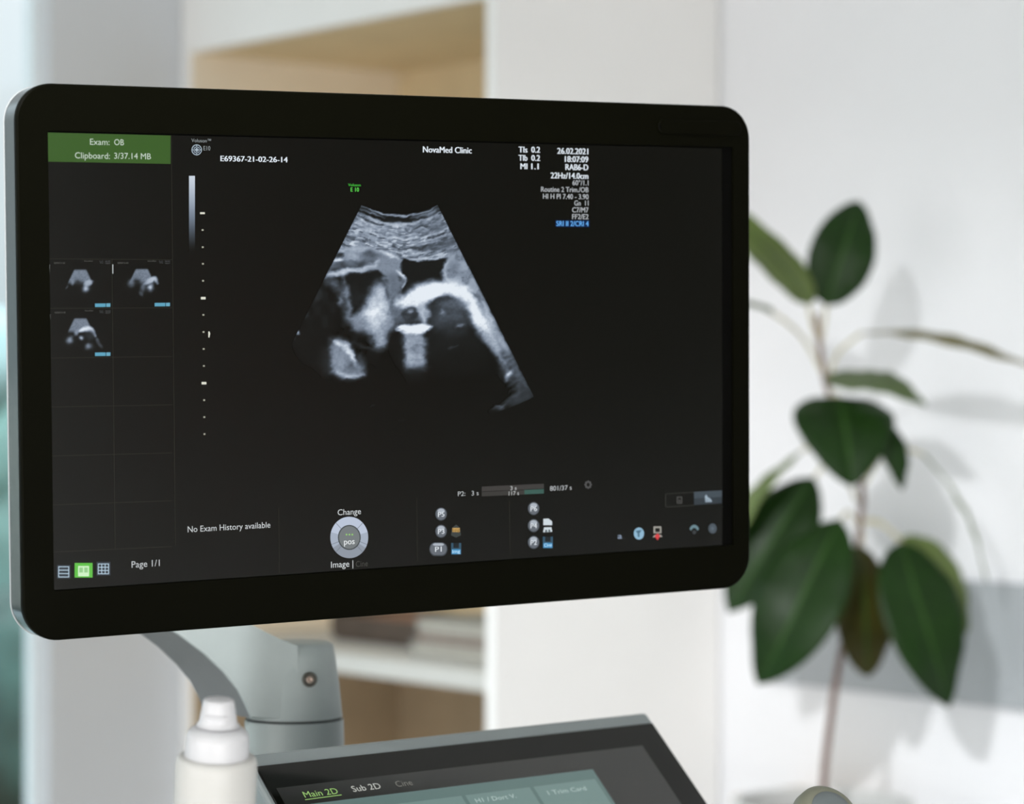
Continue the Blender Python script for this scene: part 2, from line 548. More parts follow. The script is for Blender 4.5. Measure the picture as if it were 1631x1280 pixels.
def leaf(axis_px, width, normal, fold=0.18, mats=None, shape=(0.85, 0.8), petiole=None, roll=0.0, tipcurl=0.0):
    """axis_px: (px, py, depth) from base to tip; width in metres; normal in eye axes"""
    ax = smooth_path([P(*a) for a in axis_px], 6)
    L = [0.0]
    for p, q in zip(ax[:-1], ax[1:]):
        L.append(L[-1] + (q - p).length)
    tot = L[-1]
    n0 = cdir(*normal)
    cols = [-1, -0.8, -0.55, -0.3, -0.05, 0.05, 0.3, 0.55, 0.8, 1]
    bm = bmesh.new()
    grid = []
    rows = 22
    for i in range(rows + 1):
        t = i / rows
        s = t * tot
        k = max(j for j in range(len(L)) if L[j] <= s + 1e-9)
        k = min(k, len(ax) - 2)
        f = (s - L[k]) / max(L[k + 1] - L[k], 1e-9)
        c = ax[k].lerp(ax[k + 1], min(f, 1))
        tg = (ax[min(k + 2, len(ax) - 1)] - ax[max(k - 1, 0)]).normalized()
        side = tg.cross(n0).normalized()
        nn = side.cross(tg).normalized()
        ang = roll * t
        side, nn = side * math.cos(ang) + nn * math.sin(ang), nn * math.cos(ang) - side * math.sin(ang)
        hw = width / 2 * max(0.0, math.sin(math.pi * t ** shape[0])) ** shape[1]
        hw = max(hw, 0.0008)
        row = []
        for u in cols:
            h = fold * abs(u) * hw - 0.10 * hw * (u * u) - (0.0012 if abs(u) < 0.1 else 0) + 0.0012 * math.sin(9 * t * math.pi) * u * u
            row.append(bm.verts.new(c + side * (u * hw) + nn * h))
        grid.append(row)
    for a_, b_ in zip(grid[:-1], grid[1:]):
        for j in range(len(cols) - 1):
            fc = bm.faces.new((a_[j], a_[j + 1], b_[j + 1], b_[j]))
            fc.material_index = 2 if j == 4 else 0
            fc.smooth = True
    me = bpy.data.meshes.new('leaf')
    bm.normal_update()
    avg = Vector((0, 0, 0))
    for fc in bm.faces:
        avg += fc.normal * fc.calc_area()
    if avg.dot(n0) < 0:
        bmesh.ops.reverse_faces(bm, faces=bm.faces)
    bm.to_mesh(me)
    bm.free()
    o = bpy.data.objects.new('leaf', me)
    COL.objects.link(o)
    up, un = mats or (m_leaf, m_leafb)
    for m in (up, un, m_rib, un):
        me.materials.append(m)
    so = o.modifiers.new('thickness', 'SOLIDIFY')
    so.thickness = 0.0012
    so.offset = -1
    so.material_offset = 1
    so.material_offset_rim = 1
    in_plant(o)
    if petiole:
        pp = smooth_path([P(*a) for a in petiole], 5)
        q = tube('petiole', pp, 0.0026, m_petiole)
        q.parent = o
        q.matrix_local = Matrix.Identity(4)
    return o


Z = ZP
# upright leaf at the top
leaf([(1316, 487, Z), (1330, 440, Z - .01), (1350, 380, Z - .01), (1369, 320, Z + .02)], 0.094, (0.1, -0.15, -1), 0.10, shape=(0.84, 0.66), petiole=[(1305, 560, Z), (1312, 520, Z), (1316, 486, Z)])
# paler leaf reaching up behind the monitor
leaf([(1288, 486, Z), (1250, 430, Z - .06), (1200, 375, Z - .12), (1150, 318, Z - .16)], 0.066, (-0.45, 0.45, -0.75), 0.10, mats=(m_leafb, m_leafb), shape=(0.8, 0.62), petiole=[(1308, 560, Z), (1295, 520, Z), (1287, 484, Z)])
# thin leaf seen edge-on to the left
leaf([(1228, 497, Z - .06), (1200, 482, Z - .09), (1170, 474, Z - .12), (1110, 468, Z - .16)], 0.07, (0.05, -0.97, -0.22), 0.05, petiole=[(1310, 595, Z), (1284, 545, Z - .01), (1255, 515, Z - .04), (1227, 496, Z - .06)])
# long leaf seen edge-on to the right
leaf([(1372, 530, Z - .02), (1440, 527, Z - .08), (1530, 543, Z - .14), (1640, 582, Z - .20)], 0.07, (0.1, -0.96, -0.24), 0.05, mats=(m_olive, m_olive), petiole=[(1318, 610, Z), (1335, 562, Z), (1373, 530, Z - .02)])
# grey-green leaf pointing right, just above the big one
leaf([(1322, 594, Z), (1362, 601, Z - .04), (1415, 609, Z - .08), (1474, 645, Z - .12)], 0.068, (0.0, -0.84, -0.54), 0.03, mats=(m_greygreen, m_greygreen), shape=(0.62, 0.8), petiole=[(1314, 606, Z), (1318, 600, Z), (1323, 592, Z)])
# big leaf facing the room
leaf([(1336, 631, Z - .02), (1345, 672, Z - .07), (1353, 722, Z - .10), (1357, 775, Z - .10)], 0.142, (0.05, -0.5, -0.86), 0.12, shape=(0.66, 0.70), petiole=[(1322, 632, Z), (1325, 628, Z - .01), (1337, 632, Z - .02)])
# curled tip to its right
leaf([(1390, 668, Z - .03), (1412, 700, Z - .06), (1428, 735, Z - .07), (1437, 780, Z - .06)], 0.045, (0.3, -0.3, -0.9), 0.3, shape=(0.8, 0.8), petiole=[(1345, 690, Z), (1370, 665, Z - .01), (1391, 669, Z - .03)])
# lower left leaf, behind
leaf([(1296, 760, Z + .02), (1255, 820, Z - .0), (1210, 890, Z - .01), (1160, 975, Z - .0)], 0.115, (-0.35, -0.25, -0.9), 0.12, shape=(0.9, 0.78), petiole=[(1366, 800, Z), (1330, 730, Z + .02), (1297, 761, Z + .02)])
# lower left leaf with a pale edge-on stalk
leaf([(1276, 718, Z), (1235, 752, Z - .02), (1195, 800, Z - .03), (1150, 900, Z - .02)], 0.06, (-0.8, -0.4, -0.25), 0.1, mats=(m_leafb, m_leafb), petiole=[(1345, 690, Z), (1310, 700, Z), (1277, 717, Z)])
# large lower left leaf in front
leaf([(1338, 826, Z - .03), (1300, 900, Z - .06), (1253, 1000, Z - .08), (1206, 1090, Z - .05)], 0.130, (-0.35, -0.3, -0.85), 0.16, shape=(0.90, 0.78), petiole=[(1368, 840, Z), (1352, 815, Z - .02), (1339, 827, Z - .03)])
# shaded leaf hanging in the middle
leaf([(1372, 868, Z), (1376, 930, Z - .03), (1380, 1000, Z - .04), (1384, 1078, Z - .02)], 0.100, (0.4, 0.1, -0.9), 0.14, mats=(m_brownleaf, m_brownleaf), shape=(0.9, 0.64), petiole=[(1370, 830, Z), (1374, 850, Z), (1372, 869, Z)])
# big lower right leaf
leaf([(1436, 862, Z - .02), (1458, 940, Z - .06), (1486, 1030, Z - .08), (1512, 1126, Z - .05)], 0.122, (0.25, -0.25, -0.92), 0.14, shape=(0.78, 0.80), petiole=[(1370, 830, Z), (1405, 835, Z - .01), (1437, 863, Z - .02)])
# its neighbour behind, lit from the side
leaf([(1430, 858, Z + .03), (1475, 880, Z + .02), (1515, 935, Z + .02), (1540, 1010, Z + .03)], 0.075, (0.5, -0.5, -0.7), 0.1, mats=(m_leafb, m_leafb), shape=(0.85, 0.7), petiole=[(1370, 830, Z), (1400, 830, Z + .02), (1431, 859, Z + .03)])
# arching leaf seen edge-on at the right
leaf([(1470, 722, Z), (1515, 775, Z - .02), (1552, 845, Z - .02), (1572, 925, Z)], 0.05, (0.93, -0.30, -0.22), 0.1, mats=(m_leafb, m_leafb), petiole=[(1372, 780, Z), (1415, 715, Z), (1471, 723, Z)])

pz = soil_pt.z - 0.02
lathe('planter', [(0.0, 0.0), (0.10, 0.0), (0.105, 0.01), (0.125, pz - 0.0), (0.128, pz + 0.02), (0.118, pz + 0.02), (0.115, pz - 0.02), (0.0, pz - 0.02)], m_pot, plant, 48)
lathe('soil', [(0.0, pz - 0.019), (0.1145, pz - 0.019), (0.10, pz - 0.006), (0.0, pz - 0.002)], m_soil, plant, 32)

# ------------------------------------------------------------------ ultrasound monitor
MR = ((0.86475, 0.00508, -0.50218), (-0.02851, 0.99883, -0.03899), (0.5014, 0.04803, 0.86388))
MT = (-0.0683, -0.0322, 1.7777)


def eye_vec(v):
    q = RT * v[0] + FW * v[2]
    return Vector((q.x, q.y, -v[1]))


cx_ = eye_vec([MR[i][0] for i in range(3)])
cy_ = -eye_vec([MR[i][1] for i in range(3)])
cz_ = cx_.cross(cy_)
mon_m = Matrix.Identity(4)
for i in range(3):
    mon_m[i][0], mon_m[i][1], mon_m[i][2] = cx_[i], cy_[i], cz_[i]
mon_m.translation = W(*MT)
BOT = -0.1752
base_m = mon_m @ Matrix.Translation((0, BOT, -0.012))
mon = thing('ultrasound_monitor', 'black widescreen monitor showing a grey fan-shaped ultrasound scan', 'monitor', matrix=base_m)
loc_m = Matrix.Translation((0, -BOT, 0.012))     # screen centre seen from the monitor's base


def scr(px, py):
    """point of the display panel: metres right and up from its centre"""
    d = ((px - 815.5) / FPX, (py - 640.0) / FPX, 1.0)
    n = [MR[i][2] for i in range(3)]
    k = sum(MT[i] * n[i] for i in range(3)) / sum(d[i] * n[i] for i in range(3))
    q = [d[i] * k - MT[i] for i in range(3)]
    return (sum(q[i] * MR[i][0] for i in range(3)), -sum(q[i] * MR[i][1] for i in range(3)))


X0, X1, Y0, Y1 = -0.2752, 0.2787, BOT, 0.1737


def ring(off, z, r=0.0235):
    return [(x, y, z) for x, y in rounded_outline(X0 + off, X1 - off, Y0 + off, Y1 - off, max(r - off, 0.004), 12)]


# front frame: face, rounded edge, opening for the panel
bm = bmesh.new()
hole = (-0.2549, 0.2640, -0.1437, 0.1442)
n_ = len(ring(0, 0))
inner = []
for x, y in rounded_outline(hole[0], hole[1], hole[2], hole[3], 0.0008, 12):
    inner.append((x, y))
rings = [[(x, y, -0.0025) for x, y in inner], [(x, y, 0.0007) for x, y in inner], ring(0.0012, 0.0007), ring(0.0003, 0.0001), ring(0.0, -0.0012), ring(0.0, -0.004)]
loft(bm, rings, False, False)
from_bm('front_frame', bm, m_bezel, mon, False, loc_m)
bm = bmesh.new()
loft(bm, [ring(0.0, -0.004), ring(0.0002, -0.010), ring(0.0006, -0.0235)], False, False)
from_bm('side_band', bm, m_shell, mon, True, loc_m)
bm = bmesh.new()
loft(bm, [ring(0.0006, -0.0235), ring(0.0, -0.0243), ring(0.0008, -0.0256)], False, False)
from_bm('rear_rim', bm, m_rim, mon, True, loc_m)
bm = bmesh.new()
loft(bm, [ring(0.0008, -0.0256), ring(0.010, -0.030, 0.03), ring(0.05, -0.042, 0.07), ring(0.075, -0.044, 0.09)], False, True)
from_bm('rear_shell', bm, m_arm, mon, True, loc_m)
# recess behind the panel edge (black gap right of the picture)
boxes('panel_gap', [((hole[0], hole[2], -0.0035), (hole[1], hole[3], -0.0012))], m_seam, mon, 0, loc_m)
# pill-shaped raised bar on the upper right of the frame
bm = bmesh.new()
o1 = rounded_outline(0.1985, 0.2705, 0.1522, 0.1632, 0.0054, 10)
o2 = rounded_outline(0.1995, 0.2695, 0.1532, 0.1622, 0.0045, 10)
loft(bm, [[(x, y, 0.0007) for x, y in o1], [(x, y, 0.0018) for x, y in o1], [(x, y, 0.0025) for x, y in o2]], False, True)
from_bm('sensor_bar', bm, m_bezel, mon, False, loc_m)
lathe('sensor_lens', [(0.0, 0.0), (0.0011, 0.0), (0.0013, 0.0003), (0.0009, 0.0006), (0.0, 0.0007)], m_seam, mon, 20, loc_m @ Matrix.Translation((0.1995, 0.1570, 0.0024)))

m_screen = mat('display_black', (4, 4, 4), rough=0.25, spec=0.36, var=0, emit=BLK, estr=1.0)
screen = boxes('screen', [((-0.2546, -0.1432, -0.0012), (0.2546, 0.1432, 0.0))], m_screen, mon, 0, loc_m)
HPX = (0.2862 / 680.0)


def on_screen(name, bm_, m, z=0.0, smooth=False):
    return from_bm(name, bm_, m, screen, smooth, Matrix.Translation((0, 0, z)))


def quad(name, corners, m, z=0.0002, mapf=scr, parent=None):
    bm_ = bmesh.new()
    pts = [mapf(*c) for c in corners]
    bm_.faces.new([bm_.verts.new((x, y, z)) for x, y in pts])
    me_ = bpy.data.meshes.new(name)
    bm_.normal_update()
    if bm_.faces[:][0].normal.z < 0:
        bmesh.ops.reverse_faces(bm_, faces=bm_.faces)
    bm_.to_mesh(me_)
    bm_.free()
    return link(name, me_, m, parent or screen)


def polys(name, shapes, mats, z=0.0003, mapf=scr, parent=None):
    """flat icon of several coloured shapes: [(points, material index, lift)]"""
    bm_ = bmesh.new()
    for pts, mi, lift in shapes:
        f = bm_.faces.new([bm_.verts.new((*mapf(*c), z + lift)) for c in pts])
        f.normal_update()
        if f.normal.z < 0:
            f.normal_flip()
        f.material_index = mi
    me_ = bpy.data.meshes.new(name)
    bm_.to_mesh(me_)
    bm_.free()
    return link(name, me_, mats, parent or screen)


def circ(cx, cy, rx, ry, n=28, a0=0, a1=360):
    full = abs(a1 - a0) >= 360
    return [(cx + rx * math.cos(math.radians(a0 + (a1 - a0) * i / (n if full else n - 1))), cy + ry * math.sin(math.radians(a0 + (a1 - a0) * i / (n if full else n - 1)))) for i in range(n)]


def rect(x0, y0, x1, y1):
    return [(x0, y0), (x1, y0), (x1, y1), (x0, y1)]


def annulus(cx, cy, rx, ry, w, n=32):
    return [(circ(cx, cy, rx, ry, n)[i:i + 2] if i < n - 1 else [circ(cx, cy, rx, ry, n)[-1], circ(cx, cy, rx, ry, n)[0]]) +
            (list(reversed(circ(cx, cy, rx - w, ry - w, n)[i:i + 2])) if i < n - 1 else [circ(cx, cy, rx - w, ry - w, n)[0], circ(cx, cy, rx - w, ry - w, n)[-1]]) for i in range(n)]


_dg = None


def text_mesh(body, bold):
    cu = bpy.data.curves.new('lettering', 'FONT')
    cu.body = body
    cu.size = 1.0
    cu.resolution_u = 3
    ob = bpy.data.objects.new('lettering', cu)
    COL.objects.link(ob)
    dg = bpy.context.evaluated_depsgraph_get()
    me_ = bpy.data.meshes.new_from_object(ob.evaluated_get(dg))
    bpy.data.objects.remove(ob)
    bpy.data.curves.remove(cu)
    return me_


CAPH = None


def cap_height():
    global CAPH
    if CAPH is None:
        h = text_mesh('H', 0.0)
        CAPH = max(v.co.y for v in h.vertices)
        bpy.data.meshes.remove(h)
    return CAPH


def text(body, xl, xr, yb, cap, rgb, bold=0.0, k=1.0, mapf=scr, parent=None, z=0.0005, name='screen_text'):
    """lettering whose baseline starts at (xl, yb) and ends at xr, with capital height cap"""
    me_ = text_mesh(body, bold)
    a_ = mapf(xl, yb)
    b_ = mapf(xr, yb)
    c_ = mapf(xl, yb - cap)
    w_ = b_[0] - a_[0]
    h_ = c_[1] - a_[1]
    xs = [v.co.x for v in me_.vertices]
    x0_, x1_ = min(xs), max(xs)
    sx_ = w_ / (x1_ - x0_ + 2 * bold)
    if bold:                       # heavier strokes: the same glyphs once more, a hair to the side
        bm_ = bmesh.new()
        bm_.from_mesh(me_)
        g_ = bmesh.ops.duplicate(bm_, geom=bm_.verts[:] + bm_.edges[:] + bm_.faces[:])['geom']
        for v in g_:
            if isinstance(v, bmesh.types.BMVert):
                v.co.x += 2 * bold
        bm_.to_mesh(me_)
        bm_.free()
    sy_ = h_ / cap_height()
    for v in me_.vertices:
        v.co = Vector((a_[0] + (v.co.x - x0_) * sx_, a_[1] + v.co.y * sy_, z))
    return link(name, me_, pixel_mat(rgb, k), parent or screen)


WHT = (226, 234, 242)
GRY = (176, 182, 186)

# --- green header and thumbnail grid on the left
quad('header_bar', [(76, 211), (271.5, 215.8), (271.5, 261), (76.6, 257.3)], pixel_mat((58, 92, 38)))
text('Exam:', 143, 174, 230.4, 9.6, (200, 214, 200))
text('OB', 181.5, 197, 231, 9.4, (200, 214, 200))
text('Clipboard:', 119, 174.6, 252, 9.6, (200, 214, 200))
text('3/37.14 MB', 181.5, 240, 252.6, 9.4, (200, 214, 200))
LN = pixel_mat((46, 46, 38))


def line(x0, y0, x1, y1, w=0.8, m=LN, name='grid_line'):
    if abs(x1 - x0) > abs(y1 - y0):
        return quad(name, [(x0, y0 - w / 2), (x1, y1 - w / 2), (x1, y1 + w / 2), (x0, y0 + w / 2)], m, 0.00025)
    return quad(name, [(x0 - w / 2, y0), (x0 + w / 2, y0), (x1 + w / 2, y1), (x1 - w / 2, y1)], m, 0.00025)


for yl, yr in ((412, 413.5), (491, 490), (570, 567.5), (648, 644.5), (726, 721), (804, 797), (879, 870)):
    line(79, yl, 274, yr)
line(178, 413, 183, 873)
line(272.6, 215, 279, 868)
line(443.5, 808, 444.5, 912)
line(663.5, 792, 664.5, 893)
line(811, 797, 812, 884)

# --- colour data helper: a pixel lattice on the display
m_signal = attr_mat('display_picture')


def lattice(name, x0, x1, y0, y1, nx, ny, keep, value, z=0.0003):
    gx, gy = np.meshgrid(np.linspace(x0, x1, nx), np.linspace(y0, y1, ny))
    k = keep(gx, gy)
    val = value(gx, gy)
    if name == 'ultrasound_scan':      # leave the panel bare where no echo returns
        k = k & (val > 0.004)
    idx = -np.ones(gx.shape, int)
    quadk = k[:-1, :-1] & k[1:, :-1] & k[:-1, 1:] & k[1:, 1:]
    used = np.zeros(gx.shape, bool)
    used[:-1, :-1] |= quadk
    used[1:, :-1] |= quadk
    used[:-1, 1:] |= quadk
    used[1:, 1:] |= quadk
    idx[used] = np.arange(used.sum())
    px, py = gx[used], gy[used]
    pts = [(*scr(a, b), z) for a, b in zip(px, py)]
    jj, ii = np.nonzero(quadk)
    faces = [(idx[j + 1, i], idx[j + 1, i + 1], idx[j, i + 1], idx[j, i]) for j, i in zip(jj, ii)]
    me_ = bpy.data.meshes.new(name)
    me_.from_pydata(pts, [], [tuple(int(q) for q in f) for f in faces])
    at = me_.attributes.new('signal', 'FLOAT_COLOR', 'POINT')
    v = val[used]
    s = np.clip(v, 0, 1)
    rgb = np.stack([BLK[0] / 255 + s * 0.86, BLK[1] / 255 + s * 0.89, BLK[2] / 255 + s * 0.94], 1)
    rgb[:, 2] += 0.085 * np.sin(np.pi * s)
    rgb[:, 1] += 0.03 * np.sin(np.pi * s)
    rgb = np.clip(rgb, 0, 1)
    linr = np.where(rgb <= 0.04045, rgb / 12.92, ((rgb + 0.055) / 1.055) ** 2.4)
    dat = np.concatenate([linr, np.ones((len(v), 1))], 1).astype(np.float32)
    at.data.foreach_set('color', dat.ravel())
    return link(name, me_, m_signal, screen)


def vnoise(u, v, seed):
    r = np.random.RandomState(seed)
    G = r.rand(256, 256)
    i, j = np.floor(u).astype(int), np.floor(v).astype(int)
    fu, fv = u - i, v - j
    fu, fv = fu * fu * (3 - 2 * fu), fv * fv * (3 - 2 * fv)
    g = lambda a_, b_: G[a_ % 256, b_ % 256]
    return (g(i, j) * (1 - fu) + g(i + 1, j) * fu) * (1 - fv) + (g(i, j + 1) * (1 - fu) + g(i + 1, j + 1) * fu) * fv


def sstep(a_, b_, x):
    t = np.clip((x - a_) / (b_ - a_), 0, 1)
    return t * t * (3 - 2 * t)


def seg_dist(x, y, pts, along=False):
    d = np.full(x.shape, 1e9)
    tt = np.zeros(x.shape)
    ln = [math.hypot(q[0] - p[0], q[1] - p[1]) for p, q in zip(pts[:-1], pts[1:])]
    tot, run = sum(ln), 0.0
    for (ax_, ay), (bx_, by), l_ in zip(pts[:-1], pts[1:], ln):
        vx, vy = bx_ - ax_, by - ay
        t = np.clip(((x - ax_) * vx + (y - ay) * vy) / (vx * vx + vy * vy + 1e-9), 0, 1)
        dd = np.hypot(x - ax_ - t * vx, y - ay - t * vy)
        tt = np.where(dd < d, (run + t * l_) / tot, tt)
        d = np.minimum(d, dd)
        run += l_
    return (d, tt) if along else d


def in_poly(x, y, pts):
    c = np.zeros(x.shape, bool)
    n = len(pts)
    for i in range(n):
        (ax_, ay), (bx_, by) = pts[i], pts[(i + 1) % n]
        cond = ((ay > y) != (by > y)) & (x < (bx_ - ax_) * (y - ay) / ((by - ay) if by != ay else 1e-9) + ax_)
        c ^= cond
    return c


class Scan:
    def __init__(self, x, y, warp=1.0):
        # tissue outlines are never clean: bend the drawing coordinates with two octaves of noise
        self.x = x + warp * (7.0 * (vnoise(x * 0.07 + 3, y * 0.09 + 1, 31) - 0.5) + 4.0 * (vnoise(x * 0.19, y * 0.23, 32) - 0.5) + 1.5 * (vnoise(x * 0.45, y * 0.5, 36) - 0.5))
        self.y = y + warp * (5.0 * (vnoise(x * 0.07 + 8, y * 0.09 + 5, 33) - 0.5) + 3.4 * (vnoise(x * 0.17, y * 0.23, 34) - 0.5) + 1.3 * (vnoise(x * 0.4, y * 0.5, 37) - 0.5))
        self.gain = 0.60 + 0.6 * vnoise(x * 0.13 + 2, y * 0.13, 35)
        self.warp = warp
        self.I = np.zeros(x.shape)

    def mix(self, m, v):
        self.I = self.I * (1 - m) + v * m

    def stroke(self, pts, w, v, soft=2.0, a=1.0):
        d, t = seg_dist(self.x, self.y, pts, True)
        tp = 0.35 + 0.65 * (1 - np.abs(2 * t - 1) ** 3)          # strokes thin out and fade towards their ends
        m = 1 - sstep(w * tp / 2 - soft / 2, w * tp / 2 + soft, d)
        if v < 0.9 and self.warp:
            m = m * np.clip(self.gain, 0, 1) * (0.45 + 0.55 * tp)
        self.mix(a * m, v)

    def poly(self, pts, v, soft=4.0, a=1.0):
        d = seg_dist(self.x, self.y, list(pts) + [pts[0]])
        s = np.where(in_poly(self.x, self.y, pts), d, -d)
        self.mix(a * sstep(-soft, soft, s), v)

    def blob(self, cx, cy, rx, ry, v, a=1.0, p=1.0):
        q = ((self.x - cx) / rx) ** 2 + ((self.y - cy) / ry) ** 2
        self.mix(a * np.exp(-q ** p), v)


FCX, FCY = 636.0, 203.0


def fan_keep(x, y):
    r = np.hypot(x - FCX, y - FCY)
    th = np.degrees(np.arctan2(x - FCX, y - FCY))
    return (r > 136.5 + 0.0 * th) & (r < 480) & (np.abs(th) < 26.6)


def fan_value(x, y):
    s = Scan(x, y, 0.75)
    r = np.hypot(x - FCX, y - FCY)
    th = np.degrees(np.arctan2(x - FCX, y - FCY))
    wob = 5.0 * (vnoise(x * 0.045 + 9, y * 0.045, 5) - 0.5)
    ns = vnoise(th * 0.30 + 40, (r + wob * 2.2) * 0.20, 1)          # broad layers
    nf = vnoise(th * 0.45 + 80, (r + wob * 1.6) * 0.42, 2)          # fine layers
    sp = 0.6 * vnoise(x * 0.22, y * 0.26, 3) + 0.4 * vnoise(x * 0.45, y * 0.5, 4)
    bl = vnoise(x * 0.085 + 5, y * 0.085, 8)
    # near-field tissue
    top = [(575, 322), (633, 342), (700, 322), (731, 392), (714, 409), (690, 413), (664, 416), (638, 410), (618, 404), (600, 399), (570, 394), (538, 399), (528, 410)]
    s.poly(top, 0.52, 4)
    tis = sstep(0.2, 0.5, s.I)
    s.mix(0.70 * sstep(0.50, 0.80, ns) * tis, 0.26)
    s.mix(0.75 * sstep(0.50, 0.82, nf) * tis, 0.80)
    s.mix(0.70 * sstep(0.58, 0.86, vnoise(th * 0.40 + 13, (r + wob) * 0.42, 6)) * tis, 0.20)
    s.stroke([(560, 350), (590, 362), (625, 368), (660, 366)], 9, 0.66, 9, 0.55)
    s.stroke([(560, 360), (580, 366), (605, 374), (640, 382), (665, 380)], 2.4, 0.78, 3, 0.75)
    s.stroke([(556, 372), (580, 376), (600, 382), (630, 388)], 2.0, 0.66, 3, 0.6)
    s.stroke([(552, 378), (575, 384), (600, 388)], 2.0, 0.28, 3, 0.6)
    s.stroke([(563, 356), (577, 362)], 1.6, 0.24, 3, 0.6)
    s.stroke([(592, 368), (612, 374), (640, 378)], 1.6, 0.30, 3, 0.6)
    s.poly([(652, 352), (704, 344), (716, 364), (690, 374), (655, 373)], 0.36, 7, 0.70)
    s.stroke([(648, 365), (653, 371), (660, 366), (668, 361), (682, 361)], 1.8, 0.16, 2.5, 0.7)
    s.stroke([(660, 367), (672, 363), (680, 366)], 1.4, 0.62, 2, 0.8)
    s.poly([(655, 396), (680, 384), (718, 374), (727, 389), (705, 398), (668, 402)], 0.27, 5, 0.75)
    for k, (a, b, c, v) in enumerate((((668, 378), (690, 374), (712, 364), 0.62), ((672, 386), (694, 380), (716, 371), 0.66), ((664, 392), (680, 388), (700, 383), 0.66), ((650, 398), (668, 396), (684, 390), 0.16),
                                      ((676, 382), (696, 376), (714, 368), 0.16), ((640, 402), (660, 402), (676, 400), 0.70), ((654, 406), (672, 402), (690, 401), 0.74), ((620, 392), (634, 396), (648, 393), 0.20))):
        s.stroke([a, b, c], 1.7, v, 2.4, 0.75)
    # transducer face: bright rim, dark gap, bright second layer
    arc = lambda rr, a0, a1, n=14: [(FCX + rr * math.sin(math.radians(a0 + (a1 - a0) * i / n)), FCY + (rr + 3.0 * (1 - ((a0 + (a1 - a0) * i / n) / 26.6) ** 2)) * math.cos(math.radians(a0 + (a1 - a0) * i / n))) for i in range(n + 1)]
    s.mix(1 - sstep(150, 154, r), 0.06)
    s.stroke(arc(138.5, -27, 27), 2.4, 0.58, 2)
    s.stroke(arc(143, -27, -10), 1.6, 0.46, 2)
    s.stroke(arc(144, 8, 26), 5.0, 0.46, 4)
    s.stroke(arc(148, -9, 2), 2.0, 0.36, 3)
    s.stroke(arc(150.5, -27, 27), 3.2, 0.66, 3)
    s.stroke(arc(155, -27, -9), 1.6, 0.10, 2, 0.8)
    s.stroke(arc(147, -22, -3), 2.6, 0.02, 2, 0.85)
    s.stroke(arc(147, 3, 18), 2.4, 0.04, 2, 0.85)
    # left mid bands
    s.poly([(538, 397), (575, 394), (612, 400), (640, 412), (642, 440), (637, 500), (612, 450), (600, 432), (560, 436), (516, 444), (524, 420)], 0.50, 4)
    s.mix(0.35 * sstep(0.45, 0.75, sp) * sstep(392, 400, y) * (1 - sstep(440, 470, y)) * sstep(0.3, 0.5, s.I), 0.32)
    s.stroke([(536, 400), (552, 399), (570, 396), (590, 397), (606, 401)], 5, 0.66, 5, 0.8)
    s.stroke([(608, 401), (620, 406), (633, 411)], 4, 0.80, 4)
    s.stroke([(533, 406.5), (548, 405)], 2.6, 0.12, 3)
    s.stroke([(530, 413), (544, 413)], 4, 0.84, 3)
    s.stroke([(554, 407), (568, 408)], 8, 0.62, 7)
    s.stroke([(578, 406), (590, 406), (602, 408)], 9, 0.27, 7, 0.9)
    s.stroke([(526, 424), (545, 422), (572, 421), (592, 417)], 9, 0.20, 6, 0.92)
    s.stroke([(524, 429), (540, 427)], 3, 0.13, 4)
    s.stroke([(550, 418), (566, 420)], 4, 0.42, 5, 0.8)
    s.stroke([(519, 437), (545, 432.5), (562, 430), (578, 428), (596, 423), (601, 415)], 5, 0.74, 4.5)
    # cavity on the left
    s.poly([(547, 443), (558, 435), (580, 434), (602, 433), (613, 440), (598, 449), (592, 460), (588, 476), (580, 490), (566, 494), (557, 482)], 0.05, 4.5)
    s.stroke([(612, 446), (616, 452)], 4, 0.2, 4)
    # wall left of it, dim outer tissue
    s.poly([(466, 545), (512, 452), (530, 452), (540, 480), (536, 520), (524, 548), (520, 600), (480, 570)], 0.03, 9, 0.95)
    s.stroke([(519, 446), (530, 450), (540, 458)], 9, 0.40, 9, 0.8)
    s.stroke([(536, 450), (546, 468), (552, 492), (549, 512)], 9, 0.34, 10, 0.85)
    s.stroke([(546, 442), (552, 466), (557, 488), (555, 506)], 4, 0.52, 6, 0.8)
    s.blob(541, 480, 5, 7, 0.50, 0.7)
    s.stroke([(500, 480), (512, 460)], 6, 0.20, 9, 0.7)
    s.mix(0.35 * sstep(0.5, 0.8, bl) * (1 - sstep(530, 560, x)) * sstep(440, 455, y) * (1 - sstep(520, 545, y)), 0.12)
    # bright echo mass
    s.poly([(594, 459), (604, 451), (616, 458), (625, 480), (628, 510), (618, 532), (612, 553), (598, 552), (592, 535), (578, 526), (562, 522), (556, 508), (572, 498), (585, 482)], 0.58, 10)
    s.blob(598, 497, 15, 20, 0.96, 0.9)
    s.blob(604, 468, 8, 14, 0.74, 0.7)
    s.blob(608, 506, 10, 8, 0.80, 0.6)
    s.blob(571, 518, 11, 13, 0.46, 0.6)
    s.blob(603, 543, 8, 13, 0.56, 0.6)
    s.mix(0.35 * sstep(0.45, 0.8, bl) * np.exp(-((x - 598) / 34) ** 2 - ((y - 508) / 44) ** 2), 0.40)
    s.poly([(614, 436), (636, 436), (638, 505), (630, 524), (622, 500)], 0.36, 8, 0.75)
    s.stroke([(614, 460), (616, 476)], 3, 0.18, 5, 0.7)
    s.stroke([(637, 452), (638, 470), (637, 495)], 3, 0.22, 5, 0.75)
    s.stroke([(640, 466), (644, 490)], 5, 0.46, 7, 0.6)
    s.stroke([(632, 432), (642, 437), (645, 446), (641, 457)], 3.4, 0.82, 3.5)
    s.stroke([(635, 440), (638, 447)], 3, 0.18, 3, 0.9)
